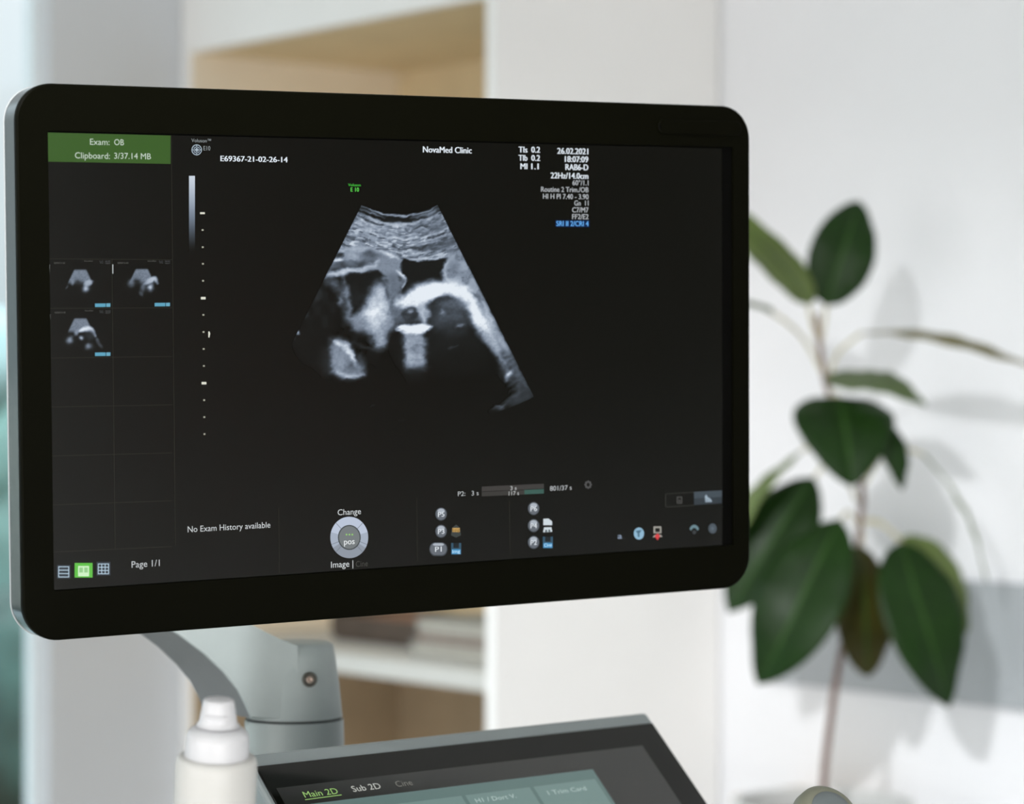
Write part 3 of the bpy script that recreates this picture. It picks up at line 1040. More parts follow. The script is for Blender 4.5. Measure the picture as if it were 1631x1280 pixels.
    # cavity on the right
    s.poly([(641, 413), (664, 417), (690, 415), (712, 411), (704, 424), (701, 442), (686, 448), (664, 452), (650, 464), (643, 460), (646, 446), (647, 436), (641, 428)], 0.05, 4.5)
    s.stroke([(648, 462), (664, 455)], 9, 0.20, 10, 0.7)
    s.stroke([(640, 408), (664, 414.5), (690, 411.5), (713, 407)], 3.0, 0.70, 3)
    s.poly([(712, 409), (734, 393), (757, 440), (800, 530), (850, 632), (822, 602), (786, 530), (760, 470), (706, 447), (703, 432)], 0.50, 5)
    rt = sstep(700, 715, x) * sstep(392, 405, y) * sstep(0.2, 0.45, s.I)
    s.mix(0.60 * sstep(0.42, 0.70, sp) * rt, 0.30)
    s.mix(0.55 * sstep(0.5, 0.75, bl) * rt, 0.66)
    s.blob(722, 425, 9, 9, 0.38, 0.7)
    s.stroke([(712, 414), (706, 430), (710, 442)], 3, 0.70, 4, 0.8)
    # very bright band over the rounded dark shape
    s.stroke([(638, 483), (652, 477), (666, 467), (690, 460), (718, 459), (742, 470)], 18, 0.97, 12)
    s.stroke([(722, 462), (746, 480), (758, 500), (770, 520), (783, 545)], 19, 0.97, 13)
    s.stroke([(644, 486), (660, 480), (676, 474), (700, 466)], 12, 0.95, 9)
    s.stroke([(776, 530), (787, 550), (798, 568)], 12, 0.72, 10)
    s.stroke([(797, 560), (804, 585), (812, 606)], 11, 0.46, 12)
    s.stroke([(672, 482), (677, 500), (676, 518)], 8, 0.70, 9)
    s.mix(0.40 * sstep(0.5, 0.8, sp) * sstep(755, 765, x) * sstep(480, 500, y) * sstep(0.25, 0.45, s.I), 0.44)
    # dark rounded shape
    s.blob(716, 506, 35, 31, 0.24, 1.0, 2.4)
    s.blob(718, 484, 26, 7, 0.44, 0.5)
    s.blob(724, 552, 52, 36, 0.08, 0.9, 1.8)
    s.blob(735, 590, 48, 46, 0.03, 0.9, 2.0)
    s.mix(0.40 * sstep(0.45, 0.8, bl) * np.exp(-((x - 716) / 32) ** 2 - ((y - 503) / 24) ** 2), 0.34)
    s.stroke([(702, 499), (707, 496)], 4, 0.46, 5)
    s.stroke([(727, 520), (736, 516)], 4, 0.44, 5)
    s.stroke([(724, 528), (742, 521)], 2, 0.10, 3, 0.6)
    s.stroke([(712, 557), (727, 551)], 1.6, 0.22, 3)
    # small ring
    s.blob(655, 492, 24, 20, 0.85, 0.75, 2.0)
    s.stroke([(638, 488), (633, 500), (640, 514)], 12, 0.34, 9, 0.8)
    s.blob(653, 500.5, 13.5, 13.5, 0.15, 1.0, 3.0)
    s.blob(653, 496, 5, 4, 0.54, 0.9)
    s.blob(648, 505, 6, 3, 0.28, 0.6)
    # bright wedge and column below
    s.poly([(640, 530), (676, 530), (678, 575), (674, 590), (648, 590), (643, 570)], 0.54, 8)
    s.mix(0.45 * sstep(0.4, 0.75, vnoise(x * 0.06, y * 0.18, 13)) * np.exp(-((x - 660) / 22) ** 4) * sstep(534, 540, y) * (1 - sstep(585, 596, y)), 0.34)
    s.stroke([(646, 568), (656, 571)], 8, 0.66, 8, 0.8)
    s.stroke([(672, 545), (673, 580)], 6, 0.60, 7, 0.5)
    s.poly([(628, 521), (642, 516), (655, 519), (670, 515), (687, 519), (677, 529), (665, 533), (648, 532), (637, 527)], 0.98, 4)
    s.poly([(643, 588), (678, 586), (676, 612), (650, 612)], 0.10, 11, 0.8)
    s.stroke([(630, 536), (634, 575)], 12, 0.05, 9, 0.85)
    # lower left echo
    s.poly([(525, 541), (540, 538), (556, 550), (566, 572), (580, 584), (579, 597), (560, 604), (544, 600), (526, 592)], 0.46, 9)
    s.blob(559, 582, 8, 9, 0.30, 0.8)
    s.blob(540, 575, 10, 18, 0.56, 0.6)
    s.stroke([(532, 543), (547, 549), (557, 562), (565, 577)], 5, 0.82, 6)
    s.stroke([(536, 592), (548, 598), (560, 600), (578, 596)], 3.4, 0.70, 5)
    s.stroke([(574, 566), (578, 582)], 7, 0.34, 9, 0.7)
    s.stroke([(517, 556), (517, 594)], 8, 0.13, 12, 0.8)
    s.stroke([(560, 545), (588, 556), (612, 560)], 2.5, 0.18, 5, 0.7)
    # fleck at the far left edge
    s.stroke([(471, 527), (474, 531)], 4, 0.85, 4)
    s.stroke([(468, 536), (470, 541)], 2, 0.4, 3)
    s.stroke([(481, 508), (489, 497)], 4, 0.20, 5)
    # right outer border: diagonal streaks that fade towards the bottom
    s.poly([(800, 560), (815, 560), (850, 632), (838, 645), (812, 652), (822, 622), (812, 600)], 0.20, 8, 0.8)
    for k in range(9):
        yy = 556 + 9.5 * k
        s.stroke([(800 + 1.6 * k, yy + 12), (824 + 2.6 * k, yy - 6)], 1.6, 0.50 - 0.035 * k, 4, 0.6)
    s.stroke([(808, 599), (814, 592)], 4, 0.80, 6)
    s.stroke([(802, 606), (808, 600)], 3, 0.5, 5, 0.7)
    s.stroke([(780, 655), (800, 647), (822, 631), (830, 606)], 5, 0.26, 6, 0.8)
    s.stroke([(782, 653), (803, 643)], 1.6, 0.44, 2.5)
    s.I = s.I * (0.88 + 0.24 * sp)
    s.I = np.clip(s.I + 0.22 * (s.I - 0.30) * sstep(0.1, 0.3, s.I), 0, 1)
    # nothing returns from below the bones
    fade = sstep(600, 626, y + 0.14 * (x - 640)) * (1 - sstep(768, 800, x - 0.0 * y))
    s.I *= 1 - 0.98 * fade
    s.I *= 1 - 0.9 * sstep(575, 625, y) * np.exp(-((x - 690) / 95) ** 6) * sstep(560, 600, y)
    s.stroke([(588, 646), (597, 646)], 1.2, 0.13, 2.5)
    s.stroke([(644, 690), (662, 690)], 1.6, 0.13, 3)
    s.stroke([(634, 671), (646, 671)], 1.6, 0.05, 3)
    return s.I * (1 - sstep(25.8, 26.6, np.abs(th)) * 0.35)


lattice('ultrasound_scan', 464, 852, 320, 700, 292, 286, fan_keep, fan_value)


def mini(x, y, cx, top, kind):
    s = Scan(x, y, 0.45)
    f = np.clip((y - top) / 36.0, 0, 1.6)
    sp = vnoise(x * 0.9, y * 0.9, 20 + kind)
    hw = 10 + 17 * f
    s.mix((1 - sstep(hw - 2, hw + 1, np.abs(x - cx))) * sstep(top - 1.5, top + 1.5, y) * (1 - sstep(top + 17, top + 25, y)), 0.50)
    s.mix(0.4 * sstep(0.4, 0.8, sp) * (s.I > 0.1), 0.30)
    if kind == 0:
        s.blob(cx - 3, top + 20, 7, 5, 0.10, 0.9)
        s.stroke([(cx + 6, top + 23), (cx + 19, top + 18)], 6, 0.72, 3)
        s.blob(cx + 9, top + 29, 5, 6, 0.85, 0.9)
        s.stroke([(cx - 14, top + 18), (cx - 13, top + 25)], 3, 0.55, 3)
        s.stroke([(cx - 23, top + 30), (cx - 20, top + 24)], 2, 0.35, 2)
    elif kind == 1:
        s.blob(cx - 8, top + 20, 5, 6, 0.06, 0.9)
        s.stroke([(cx + 3, top + 24), (cx + 10, top + 20), (cx + 20, top + 15), (cx + 25, top + 22)], 6, 0.78, 3)
        s.blob(cx + 14, top + 29, 5, 5, 0.92, 0.9)
        s.blob(cx - 17, top + 22, 5, 6, 0.45, 0.8)
        s.blob(cx + 2, top + 29, 5, 8, 0.5, 0.7)
        s.stroke([(cx - 2, top + 36), (cx + 1, top + 43)], 4, 0.25, 3)
    else:
        s.stroke([(cx, top + 20), (cx + 7, top + 16), (cx + 16, top + 18), (cx + 24, top + 27)], 5, 0.95, 3)
        s.blob(cx + 16, top + 27, 9, 8, 0.14, 0.9, 1.6)
        s.stroke([(cx - 9, top + 27), (cx - 2, top + 18)], 6, 0.55, 4)
        s.blob(cx + 2, top + 31, 3.5, 3, 0.85, 0.9)
        s.blob(cx - 17, top + 35, 5, 6, 0.62, 0.9)
        s.blob(cx + 14, top + 44, 6, 5, 0.55, 0.9)
        s.stroke([(cx + 26, top + 30), (cx + 33, top + 46)], 4, 0.30, 3)
    return s.I


for kind, (cx, top, px0, px1, py0, py1) in enumerate(((127.5, 429.5, 79, 176, 415, 481), (225.5, 428.5, 180, 271, 415, 480), (127.8, 507, 80, 176, 494, 559))):
    lattice('thumbnail_scan', px0, px1, py0, py1, 66, 46, lambda x, y: x > 0, lambda x, y: mini(x, y, cx, top, kind), 0.00028)
    tx = px0 - 1
    quad('thumbnail_scale', [(tx, py0 + 6), (tx + 2, py0 + 6), (tx + 2, py0 + 22), (tx, py0 + 20)], pixel_mat((214, 222, 224)))
    bx0 = px1 - 25
    quad('thumbnail_badge', [(bx0, py1 + 2.2), (bx0 + 17, py1 + 2.0), (bx0 + 17, py1 + 7.6), (bx0, py1 + 7.8)], pixel_mat((92, 160, 186)), 0.00035)
    quad('thumbnail_badge', [(bx0 + 18, py1 + 2.0), (bx0 + 24.4, py1 + 1.9), (bx0 + 24.4, py1 + 7.5), (bx0 + 18, py1 + 7.6)], pixel_mat((104, 166, 190)), 0.00035)
    text('E69367-21-02', px0 + 7, px0 + 24, py0 + 5, 2.6, (96, 96, 92), name='thumbnail_caption')
    text('NovaMed', px0 + 55, px0 + 68, py0 + 1.8, 2.4, (88, 88, 84), name='thumbnail_caption')
    text('TIs 0.2', px1 - 18, px1 - 12, py0 + 4.5, 4.5, (80, 82, 84), name='thumbnail_caption')
    text('26.02\n18:07', px1 - 9, px1 - 0.5, py0 + 2.0, 2.2, (84, 86, 88), name='thumbnail_caption')

# --- logo, identification, header lettering
text('Voluson\u2122', 304.5, 335.7, 226.3, 5.6, (150, 158, 160))
text('E10', 323.6, 334.5, 239.3, 6.8, (150, 158, 160))
WP = pixel_mat((176, 192, 204))
DK = pixel_mat((26, 34, 48))
shapes = [(p, 0, 0.0) for p in annulus(313, 238.6, 8.2, 8.6, 1.2)]
shapes += [(circ(313, 238.6, 7.0, 7.4), 1, 0.00002)]
for a0 in (45, 135, 225, 315):
    c, s_ = math.cos(math.radians(a0)), math.sin(math.radians(a0))
    for q in annulus(313 + 3.3 * c, 238.6 + 3.4 * s_, 2.1, 2.2, 0.8, 14):
        shapes.append((q, 0, 0.00004))
for a0 in (0, 90, 180, 270):
    c, s_ = math.cos(math.radians(a0)), math.sin(math.radians(a0))
    shapes.append((circ(313 + 5.6 * c, 238.6 + 5.8 * s_, 1.0, 1.0, 10), 0, 0.00004))
shapes.append((circ(313, 238.6, 1.5, 1.5, 12), 0, 0.00005))
polys('round_logo', shapes, [WP, DK], 0.0003)
text('E69367-21-02-26-14', 350.6, 457.8, 256.6, 8.6, WHT, 0.026)
text('Voluson', 554, 574, 296.4, 4.4, (70, 190, 64), 0.01)
text('E 10', 558, 571.4, 305, 6.6, (96, 216, 84), 0.02)
text('NovaMed Clinic', 673, 751, 242.6, 9.6, WHT, 0.026)
for a_, b_, y_ in (('TIs', '0.2', 242.6), ('TIb', '0.2', 255.8), ('MI', '1.1', 269.2)):
    xl = 825.4 if a_ != 'MI' else 828.3
    text(a_, xl, 839.6, y_, 9.2, WHT, 0.030)
    text(b_, 845.6, 859.8 if b_ != '1.1' else 857.6, y_ + 0.2, 9.2, WHT, 0.030)
for s_, xl, y_ in (('26.02.2021', 887, 244.8), ('18:07:09', 899, 257.8), ('RAB6-D', 900, 270.6), ('22Hz/14.0cm', 876.4, 283.9)):
    text(s_, xl, 936.5, y_, 9.3, WHT, 0.030)
for s_, xl, y_ in (('60\u00b0/1.1', 911.3, 294.9), ('Routine 2 Trim./OB', 861.2, 305.2), ('HI H PI 7.40 - 3.90', 864.3, 316.4), ('Gn  11', 914.2, 327.2), ('C7/M7', 910.7, 338.1), ('FF2/E2', 910.7, 348.8)):
    text(s_, xl, 936.8, y_, 8.0, (186, 190, 194), 0.012)
quad('value_highlight', [(884.5, 350.6), (938.6, 351.0), (938.6, 361.6), (884.5, 361.2)], pixel_mat((12, 38, 78)))
text('SRI II 2/CRI 4', 885.5, 937, 359.8, 8.0, (104, 176, 244), 0.02)

# --- grey wedge and depth scale
bm = bmesh.new()
gw = lattice('grey_wedge', 300.8, 310.2, 280, 402, 3, 40, lambda x, y: x > 0, lambda x, y: np.clip(0.88 - 0.90 * ((y - 280) / 122) ** 1.3, 0, 1))
marks = []
for i, y_ in enumerate((339.4, 366.2, 393.5, 420, 447, 474.7, 501.3, 528.5, 555.5, 582.5, 610, 637, 664, 691)):
    x_ = 322.2 + 3.2 * i / 13
    big = i in (0, 5, 10)
    w, h = (3.8, 1.5) if big else (1.5, 1.3)
    if i == 5 or i == 10:
        h = 2.0
    marks.append((rect(x_ - w, y_ - h, x_ + w, y_ + h), 0 if big else 1, 0))
marks.append(([(331.4, 528), (333.2, 527.4), (334.6, 531), (333.2, 537.6), (331.6, 537)], 0, 0))
polys('depth_scale', marks, [pixel_mat((222, 222, 208)), pixel_mat((176, 176, 160))], 0.0003)

# --- lower part of the picture
text('No Exam History available', 298.6, 430.2, 847.4, 9.4, (204, 208, 210))
text('Page 1/1', 209.2, 254, 903.8, 10.2, (196, 200, 202))
ICB = pixel_mat((182, 206, 222))
ICD = pixel_mat((52, 60, 68))
sh_ = [(rect(90.5, 899.5, 112, 921), 1, 0)]
sh_ += [(rect(92.6, 901.6 + 5.4 * i, 109.8, 902.9 + 5.4 * i), 0, 0.00003) for i in range(4)]
sh_ += [(rect(92.6, 901.6, 93.8, 918.6), 0, 0.00003), (rect(108.6, 901.6, 109.8, 918.6), 0, 0.00003)]
polys('list_icon', sh_, [ICB, ICD])
g1, g2 = pixel_mat((96, 190, 70)), pixel_mat((206, 240, 196))
sh_ = [(rect(118.6, 896.2, 147.2, 919.4), 0, 0), (rect(124, 901.0, 141.6, 917.4), 1, 0.00003)]
sh_ += [(rect(126, 903.4, 131.8, 911.4), 2, 0.00005), (rect(133.8, 903.4, 139.6, 911.4), 2, 0.00005)]
polys('page_layout_icon', sh_, [g1, g2, pixel_mat((150, 205, 140))])
sh_ = [(rect(153.5, 894.5, 175.6, 916), 1, 0)]
sh_ += [(rect(155.6, 897.2 + 5.2 * i, 173.2, 898.4 + 5.2 * i), 0, 0.00003) for i in range(4)]
sh_ += [(rect(155.6 + 5.5 * i, 897.2, 156.8 + 5.5 * i, 914), 0, 0.00003) for i in range(4)]
polys('grid_icon', sh_, [ICB, ICD])

# trackball wheel
text('Change', 537.4, 574.4, 820.3, 9.2, (206, 210, 212))
wl = [pixel_mat((186, 196, 214)), pixel_mat((164, 174, 190)), pixel_mat((142, 150, 162)), pixel_mat((112, 120, 128)), pixel_mat((66, 72, 74)), pixel_mat((116, 122, 124))]
sh_ = []
n = 48
for i in range(n):
    a0, a1 = 2 * math.pi * i / n, 2 * math.pi * (i + 1) / n
    pt = lambda a, f: (556 + 30.2 * f * math.cos(a), 855.6 + 33.0 * f * math.sin(a))
    up = -math.sin((a0 + a1) / 2)
    sh_.append(([pt(a0, 0.60), pt(a1, 0.60), pt(a1, 1.0), pt(a0, 1.0)], 0 if up > 0.3 else (1 if up > -0.5 else 2), 0))
for a in (45, 135, 225, 315, 20, 160):
    c, s_ = math.cos(math.radians(a)), math.sin(math.radians(a))
    sh_.append(([(556 + 18 * c - 0.4 * s_, 855.6 + 19.6 * s_ + 0.4 * c), (556 + 30 * c - 0.4 * s_, 855.6 + 32.6 * s_ + 0.4 * c), (556 + 30 * c + 0.4 * s_, 855.6 + 32.6 * s_ - 0.4 * c), (556 + 18 * c + 0.4 * s_, 855.6 + 19.6 * s_ - 0.4 * c)], 3, 0.00003))
sh_.append((circ(556, 855.6, 18.2, 20, 36), 4, 0.00004))
sh_.append((circ(556, 855.6, 16.4, 18.2, 36), 5, 0.00006))
polys('trackball_wheel', sh_, wl)
polys('wheel_dots', [(circ(551.4 + 4.6 * i, 851, 1.4, 1.4, 10), 0, 0) for i in range(3)], [pixel_mat((150, 206, 112))], 0.0005)
text('pos', 547.4, 564.4, 867, 9.4, (228, 232, 234), 0.012)
text('Image |', 526.8, 562, 904, 9.8, (210, 214, 216))
text('Cine', 566, 585.4, 902.4, 9.0, (70, 70, 66))

# progress bars
text('P2:', 728.8, 740.6, 789.8, 7.2, (190, 194, 196))
text('3 s', 750.6, 761.8, 788.8, 7.2, (190, 194, 196))
quad('progress_bar', [(767, 774.6), (866, 770.0), (866, 777.8), (767, 782.4)], pixel_mat((62, 60, 58)))
quad('progress_bar', [(767, 783.2), (866, 778.6), (866, 785.6), (767, 790.2)], pixel_mat((58, 57, 54)))
quad('progress_bar', [(835, 780.0), (866, 778.6), (866, 785.6), (835, 787.0)], pixel_mat((58, 92, 84)), 0.00025)
text('3 s', 812.4, 822.2, 780.4, 6.4, (196, 198, 198))
text('117 s', 809.8, 826, 788.8, 6.4, (196, 198, 198))
text('801/37 s', 875.4, 910, 781.4, 7.4, (190, 194, 196))

bt = [pixel_mat((100, 106, 114)), pixel_mat((172, 180, 190)), pixel_mat((62, 68, 74))]
for lab, x_, y_ in (('P5', 702.2, 818.4), ('P3', 702.2, 845.8), ('P6', 849.6, 809.6), ('P4', 849.6, 836.8), ('P2', 849.6, 863.4)):
    polys('round_button', [(circ(x_, y_, 9.4, 10.6), 2, 0), (circ(x_, y_ - 0.3, 8.4, 9.5), 0, 0.00003), (circ(x_, y_ - 5.0, 5.6, 3.6), 1, 0.00005)], bt)
    text(lab, x_ - 5.2, x_ + 5.2, y_ + 4.4, 7.6, (220, 226, 232), 0.015)
polys('round_button', [([(688 + q, 884) for q in ()] or circ(692.8, 874.2, 9.4, 11, 20, 90, 270) + circ(703, 874.2, 9.4, 11, 20, -90, 90), 2, 0), (circ(693, 873.8, 8.2, 9.6, 20, 90, 270) + circ(702.8, 873.8, 8.2, 9.6, 20, -90, 90), 0, 0.00003), (circ(693.5, 866.8, 4.4, 2.0, 12, 90, 270) + circ(702.2, 866.8, 4.4, 2.0, 12, -90, 90), 1, 0.00005)], bt)
text('P1', 692.4, 703, 878.6, 8.0, (220, 226, 232), 0.015)
# store / print icons
polys('print_icon', [([(718, 852), (720, 840), (726, 835), (732, 840), (734, 852), (726, 856)], 0, 0), (rect(720, 840.5, 732, 847), 1, 0.00003)], [pixel_mat((58, 64, 62)), pixel_mat((196, 158, 92))])
text('Img', 720.4, 731.8, 846.6, 5.4, (120, 90, 40), 0.01)
for x_, y_, w_ in ((726.2, 873.4, 'Img'), (872.2, 863.4, 'Cine')):
    polys('disk_icon', [(rect(x_ - 8, y_ - 9, x_ + 8, y_ + 9.4), 0, 0), (rect(x_ - 4.4, y_ - 9, x_ + 4.4, y_ - 1), 1, 0.00003), (rect(x_ - 7, y_ + 1, x_ + 7, y_ + 8.6), 2, 0.00003)], [pixel_mat((52, 84, 104)), pixel_mat((28, 34, 38)), pixel_mat((70, 146, 196))])
    text(w_, x_ - 6.2, x_ + 6.2, y_ + 7.2, 5.2, (190, 226, 244), 0.01)
polys('document_icon', [([(865, 836), (865, 826), (873, 825.4), (879, 830), (879, 836)], 0, 0), ([(864.6, 847.4), (866.2, 839.6), (877.8, 839.2), (879.4, 846.4)], 0, 0), (rect(868, 843.5, 871, 846.8), 1, 0.00003), (rect(873, 843.2, 876, 846.5), 1, 0.00003)], [pixel_mat((206, 216, 222)), pixel_mat((70, 84, 90))])
# gear, toggle and status icons on the right
sh_ = [(p, 0, 0) for p in annulus(936.4, 771.6, 5.0, 5.6, 2.4, 20)]
for a in range(0, 360, 45):
    c, s_ = math.cos(math.radians(a)), math.sin(math.radians(a))
    sh_.append((circ(936.4 + 5.2 * c, 771.6 + 5.8 * s_, 1.1, 1.2, 8), 0, 0.00002))
polys('gear_icon', sh_, [pixel_mat((84, 84, 84))])
OL = pixel_mat((50, 50, 46))
polys('toggle_outline', [([(1060, 785.6), (1105, 783), (1105, 784.2), (1060, 786.8)], 0, 0), ([(1060, 806.6), (1105, 803.8), (1105, 805), (1060, 807.8)], 0, 0), ([(1059, 786.6), (1060.4, 786), (1060.4, 807), (1059, 806.4)], 0, 0)], [OL])
polys('toggle_active', [([(1105, 783.0), (1149.4, 780.6), (1149.4, 791), (1105, 793.6)], 0, 0), ([(1105, 793.6), (1149.4, 791), (1149.4, 801), (1105, 804)], 1, 0)], [pixel_mat((66, 76, 84)), pixel_mat((50, 58, 64))])
polys('page_icon', [(rect(1077.6, 790.6, 1086, 801.6), 0, 0), (rect(1079, 792, 1084.6, 800.2), 1, 0.00003), ([(1080.6, 795), (1084, 797.4), (1080.6, 799.6)], 0, 0.00005)], [pixel_mat((78, 78, 76)), pixel_mat((24, 24, 20))])
polys('hand_icon', [([(1122.6, 799.6), (1122.4, 789.6), (1124.6, 786.8), (1126.4, 791), (1131.6, 793.6), (1134, 799)], 0, 0)], [pixel_mat((188, 208, 224))])
text('a', 983.2, 990.2, 857.8, 9.0, (132, 146, 166), 0.03)
polys('globe_icon', [(circ(1017.3, 849.4, 8.2, 9.6), 0, 0), ([(1012, 845), (1022, 843.6), (1018, 849), (1018, 855), (1015.6, 855), (1015, 849)], 1, 0.00003)], [pixel_mat((142, 182, 206)), pixel_mat((70, 106, 128))])
sh_ = [(rect(1040.6, 838, 1053, 849), 0, 0), (rect(1043.2, 840.6, 1050.6, 847), 1, 0.00003), ([(1039, 855.4), (1042, 851.6), (1052, 851.2), (1055, 854.8)], 0, 0), ([(1042.2, 853.6), (1046.8, 848.8), (1051, 853.2), (1046.8, 860)], 2, 0.00005)]
polys('recorder_icon', sh_, [pixel_mat((160, 158, 150)), pixel_mat((22, 22, 18)), pixel_mat((214, 66, 70))])
arcs = []
up_ = circ(1105.4, 846, 8.0, 10.5, 14, 200, 340)
lo_ = circ(1105.4, 847, 5.0, 6.6, 14, 200, 340)
arcs.append((up_ + list(reversed(lo_)), 0, 0))
arcs.append((circ(1105.4, 847.4, 3.2, 3.2, 14), 1, 0))
polys('network_icon', arcs, [pixel_mat((106, 134, 142)), pixel_mat((58, 62, 64))])
polys('disc_icon', [(circ(1134.6, 841.4, 6.6, 8.0), 0, 0), (circ(1134.6, 841.4, 2.4, 3.0, 14), 1, 0.00003)], [pixel_mat((74, 84, 92)), pixel_mat((90, 102, 112))])

# ------------------------------------------------------------------ monitor arm
ZA = 1.96
col_c = P(466, 1150, ZA + 0.036)
arm = thing('monitor_arm', 'light grey jointed monitor arm with a round screw below the black monitor', 'arm', (col_c.x, col_c.y, 0.86))
arm_inv = Matrix.Translation(-Vector((col_c.x, col_c.y, 0.86)))
back = eye_vec((-0.60, 0.0, 0.80)).normalized()


def in_arm(o):
    o.parent = arm
    o.matrix_local = arm_inv
    return o


# first link: outline in the plane facing the room, swept back
out = [(478, 1128), (478, 1060), (478, 1028), (455, 1020), (425, 1005), (395, 990), (350, 970), (290, 942), (225, 915),
       (170, 905), (150, 930), (158, 955), (225, 975), (286, 1011), (326, 1041), (358, 1071), (381, 1099), (394, 1124), (403, 1144), (440, 1147), (478, 1147)]
TH = 0.072
bm = bmesh.new()
ctr = Vector((0, 0, 0))
fr_ = [P(x, y, ZA + 0.0004 + 0.0055 * min(1.0, max(0.0, (1147 - y) / 114.0))) for x, y in out]
for p in fr_:
    ctr += p / len(fr_)
rings = []
for f, sc_ in ((0.0, 0.972), (0.05, 0.99), (0.14, 1.0), (0.84, 1.0), (0.94, 0.995), (1.0, 0.975)):
    rings.append([ctr + (p - ctr) * sc_ + back * (TH * f) for p in fr_])
loft(bm, rings)
n_o = len(fr_)
bm.faces.ensure_lookup_table()
for k in range(len(rings) - 1):          # shade under the link is painted on as a darker grey
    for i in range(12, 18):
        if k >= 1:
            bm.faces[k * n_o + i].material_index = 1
for f in bm.faces:
    f.smooth = True
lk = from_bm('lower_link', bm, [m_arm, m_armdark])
in_arm(lk)
es = lk.modifiers.new('edge', 'EDGE_SPLIT')
es.split_angle = math.radians(32)
# joint barrel, dark seam and collar below it
cx_c = P(468.5, 1150, ZA + 0.036)


def barrel(name, prof, m):
    o = lathe(name, prof, m, None, 72, None)
    o.parent = arm
    o.matrix_local = arm_inv @ Matrix.Translation((cx_c.x, cx_c.y, 0))
    return o


zs = P(470, 1152, ZA).z
zt = P(470, 1029, ZA).z
barrel('joint_barrel', [(0.0, zt + 0.0006), (0.020, zt + 0.0004), (0.0262, zt), (0.0296, zt - 0.0022), (0.0310, zt - 0.010), (0.0340, zs + 0.026), (0.0362, zs + 0.004), (0.0366, zs + 0.0014), (0.0, zs + 0.0014)], m_arm)
barrel('joint_seam', [(0.0, zs - 0.0008), (0.0356, zs - 0.0008), (0.0356, zs + 0.0015), (0.0, zs + 0.0015)], m_armseam)
barrel('collar', [(0.0, 1.02), (0.0392, 1.02), (0.0378, zs - 0.02), (0.0373, zs - 0.0008), (0.0, zs - 0.0008)], m_arm)
barrel('column', [(0.0, 0.8625), (0.048, 0.8625), (0.048, 0.87), (0.0392, 0.88), (0.0392, 1.021), (0.0, 1.021)], m_arm)
# screw in the joint
dx = (493 - 468.5) / FPX * ZA
scr_r = 0.0325
sc_p = P(493, 1082, ZA + 0.036 - math.sqrt(scr_r ** 2 - dx ** 2) - 0.0012)
sn = (RT * (dx / scr_r) - FW * math.sqrt(1 - (dx / scr_r) ** 2) + Vector((0, 0, 0.08))).normalized()
sm = Matrix.Translation(sc_p) @ sn.to_track_quat('Z', 'Y').to_matrix().to_4x4()
o = lathe('pivot_screw', [(0.0, -0.002), (0.0054, -0.002), (0.0056, 0.0008), (0.0046, 0.0014), (0.0038, 0.0004), (0.0, 0.0004)], m_screwd, None, 32)
o.parent = arm
o.matrix_local = arm_inv @ sm
o2 = lathe('screw_head', [(0.0, 0.0002), (0.0026, 0.0002), (0.0026, 0.0010), (0.0019, 0.0014), (0.0010, 0.0008), (0.0, 0.0007)], m_screw, o, 24)
# upper link behind the monitor to its back
j0 = P(190, 945, ZA) + back * (TH * 0.5)
mb = mon_m @ Vector((0.0, 0.0, -0.0445))
up_pts = smooth_path([j0 + Vector((0, 0, 0.02)), j0 + Vector((0, 0, 0.07)), mb + cz_ * -0.06 + Vector((0, 0, -0.06)), mb - cz_ * 0.05, mb], 6)
in_arm(tube('upper_link', up_pts, 0.024, m_arm, None, 20))
vm = Matrix.Translation(mb) @ (-cz_).to_track_quat('Z', 'Y').to_matrix().to_4x4()
o = lathe('mount_plate', [(0.0, -0.0003), (0.05, -0.0003), (0.05, 0.006), (0.03, 0.012), (0.0, 0.012)], m_arm, None, 40)
o.parent = arm
o.matrix_local = arm_inv @ vm

# ------------------------------------------------------------------ control console with the touch panel
D1 = (0.7583, 0.0, 0.6520)
D2 = (-0.4767, -0.6828, 0.5545)
zL = 1.77
PL = tuple(zL * q for q in (-0.0973, 0.1383, 1.0))
NN = (D1[1] * D2[2] - D1[2] * D2[1], D1[2] * D2[0] - D1[0] * D2[2], D1[0] * D2[1] - D1[1] * D2[0])


def pan(px, py):
    """point of the touch panel: metres along its top edge and up its slope from the glass corner"""
    d = ((px - 815.5) / FPX, (py - 640.0) / FPX, 1.0)
    k = sum(PL[i] * NN[i] for i in range(3)) / sum(d[i] * NN[i] for i in range(3))
    q = [d[i] * k - PL[i] for i in range(3)]
    return (sum(q[i] * D1[i] for i in range(3)), sum(q[i] * D2[i] for i in range(3)))


con_base = W(-0.02, 0, 1.93)
console = thing('ultrasound_console', 'ultrasound machine console with a tilted black touch panel below the monitor', 'medical machine', (con_base.x, con_base.y, 0))
con_inv = Matrix.Translation(-Vector((con_base.x, con_base.y, 0)))
e1, e2 = eye_vec(D1), eye_vec(D2)
e3 = e1.cross(e2)
pm = Matrix.Identity(4)
for i in range(3):
    pm[i][0], pm[i][1], pm[i][2] = e1[i], e2[i], e3[i]
pm.translation = W(*PL)
GW = pan(1041, 1155)[0]
GH = -0.215
panel = boxes('touch_panel', [((-0.004, GH - 0.006, -0.030), (GW + 0.003, 0.0125, -0.0006))], m_panelrim, console, 0.0035, con_inv @ pm)
boxes('panel_glass', [((0.0, GH, -0.0012), (GW, 0.0, 0.0006))], m_glass, panel, 0.0004)
lx0, lx1 = 0.006, pan(1022, 1188)[0]
ly1 = pan(1022, 1188)[1]
boxes('touch_display', [((lx0, GH + 0.018, 0.0005), (lx1, ly1, 0.0009))], m_lcd, panel)


def pq(name, corners, m, z):
    return quad(name, corners, m, z, pan, panel)


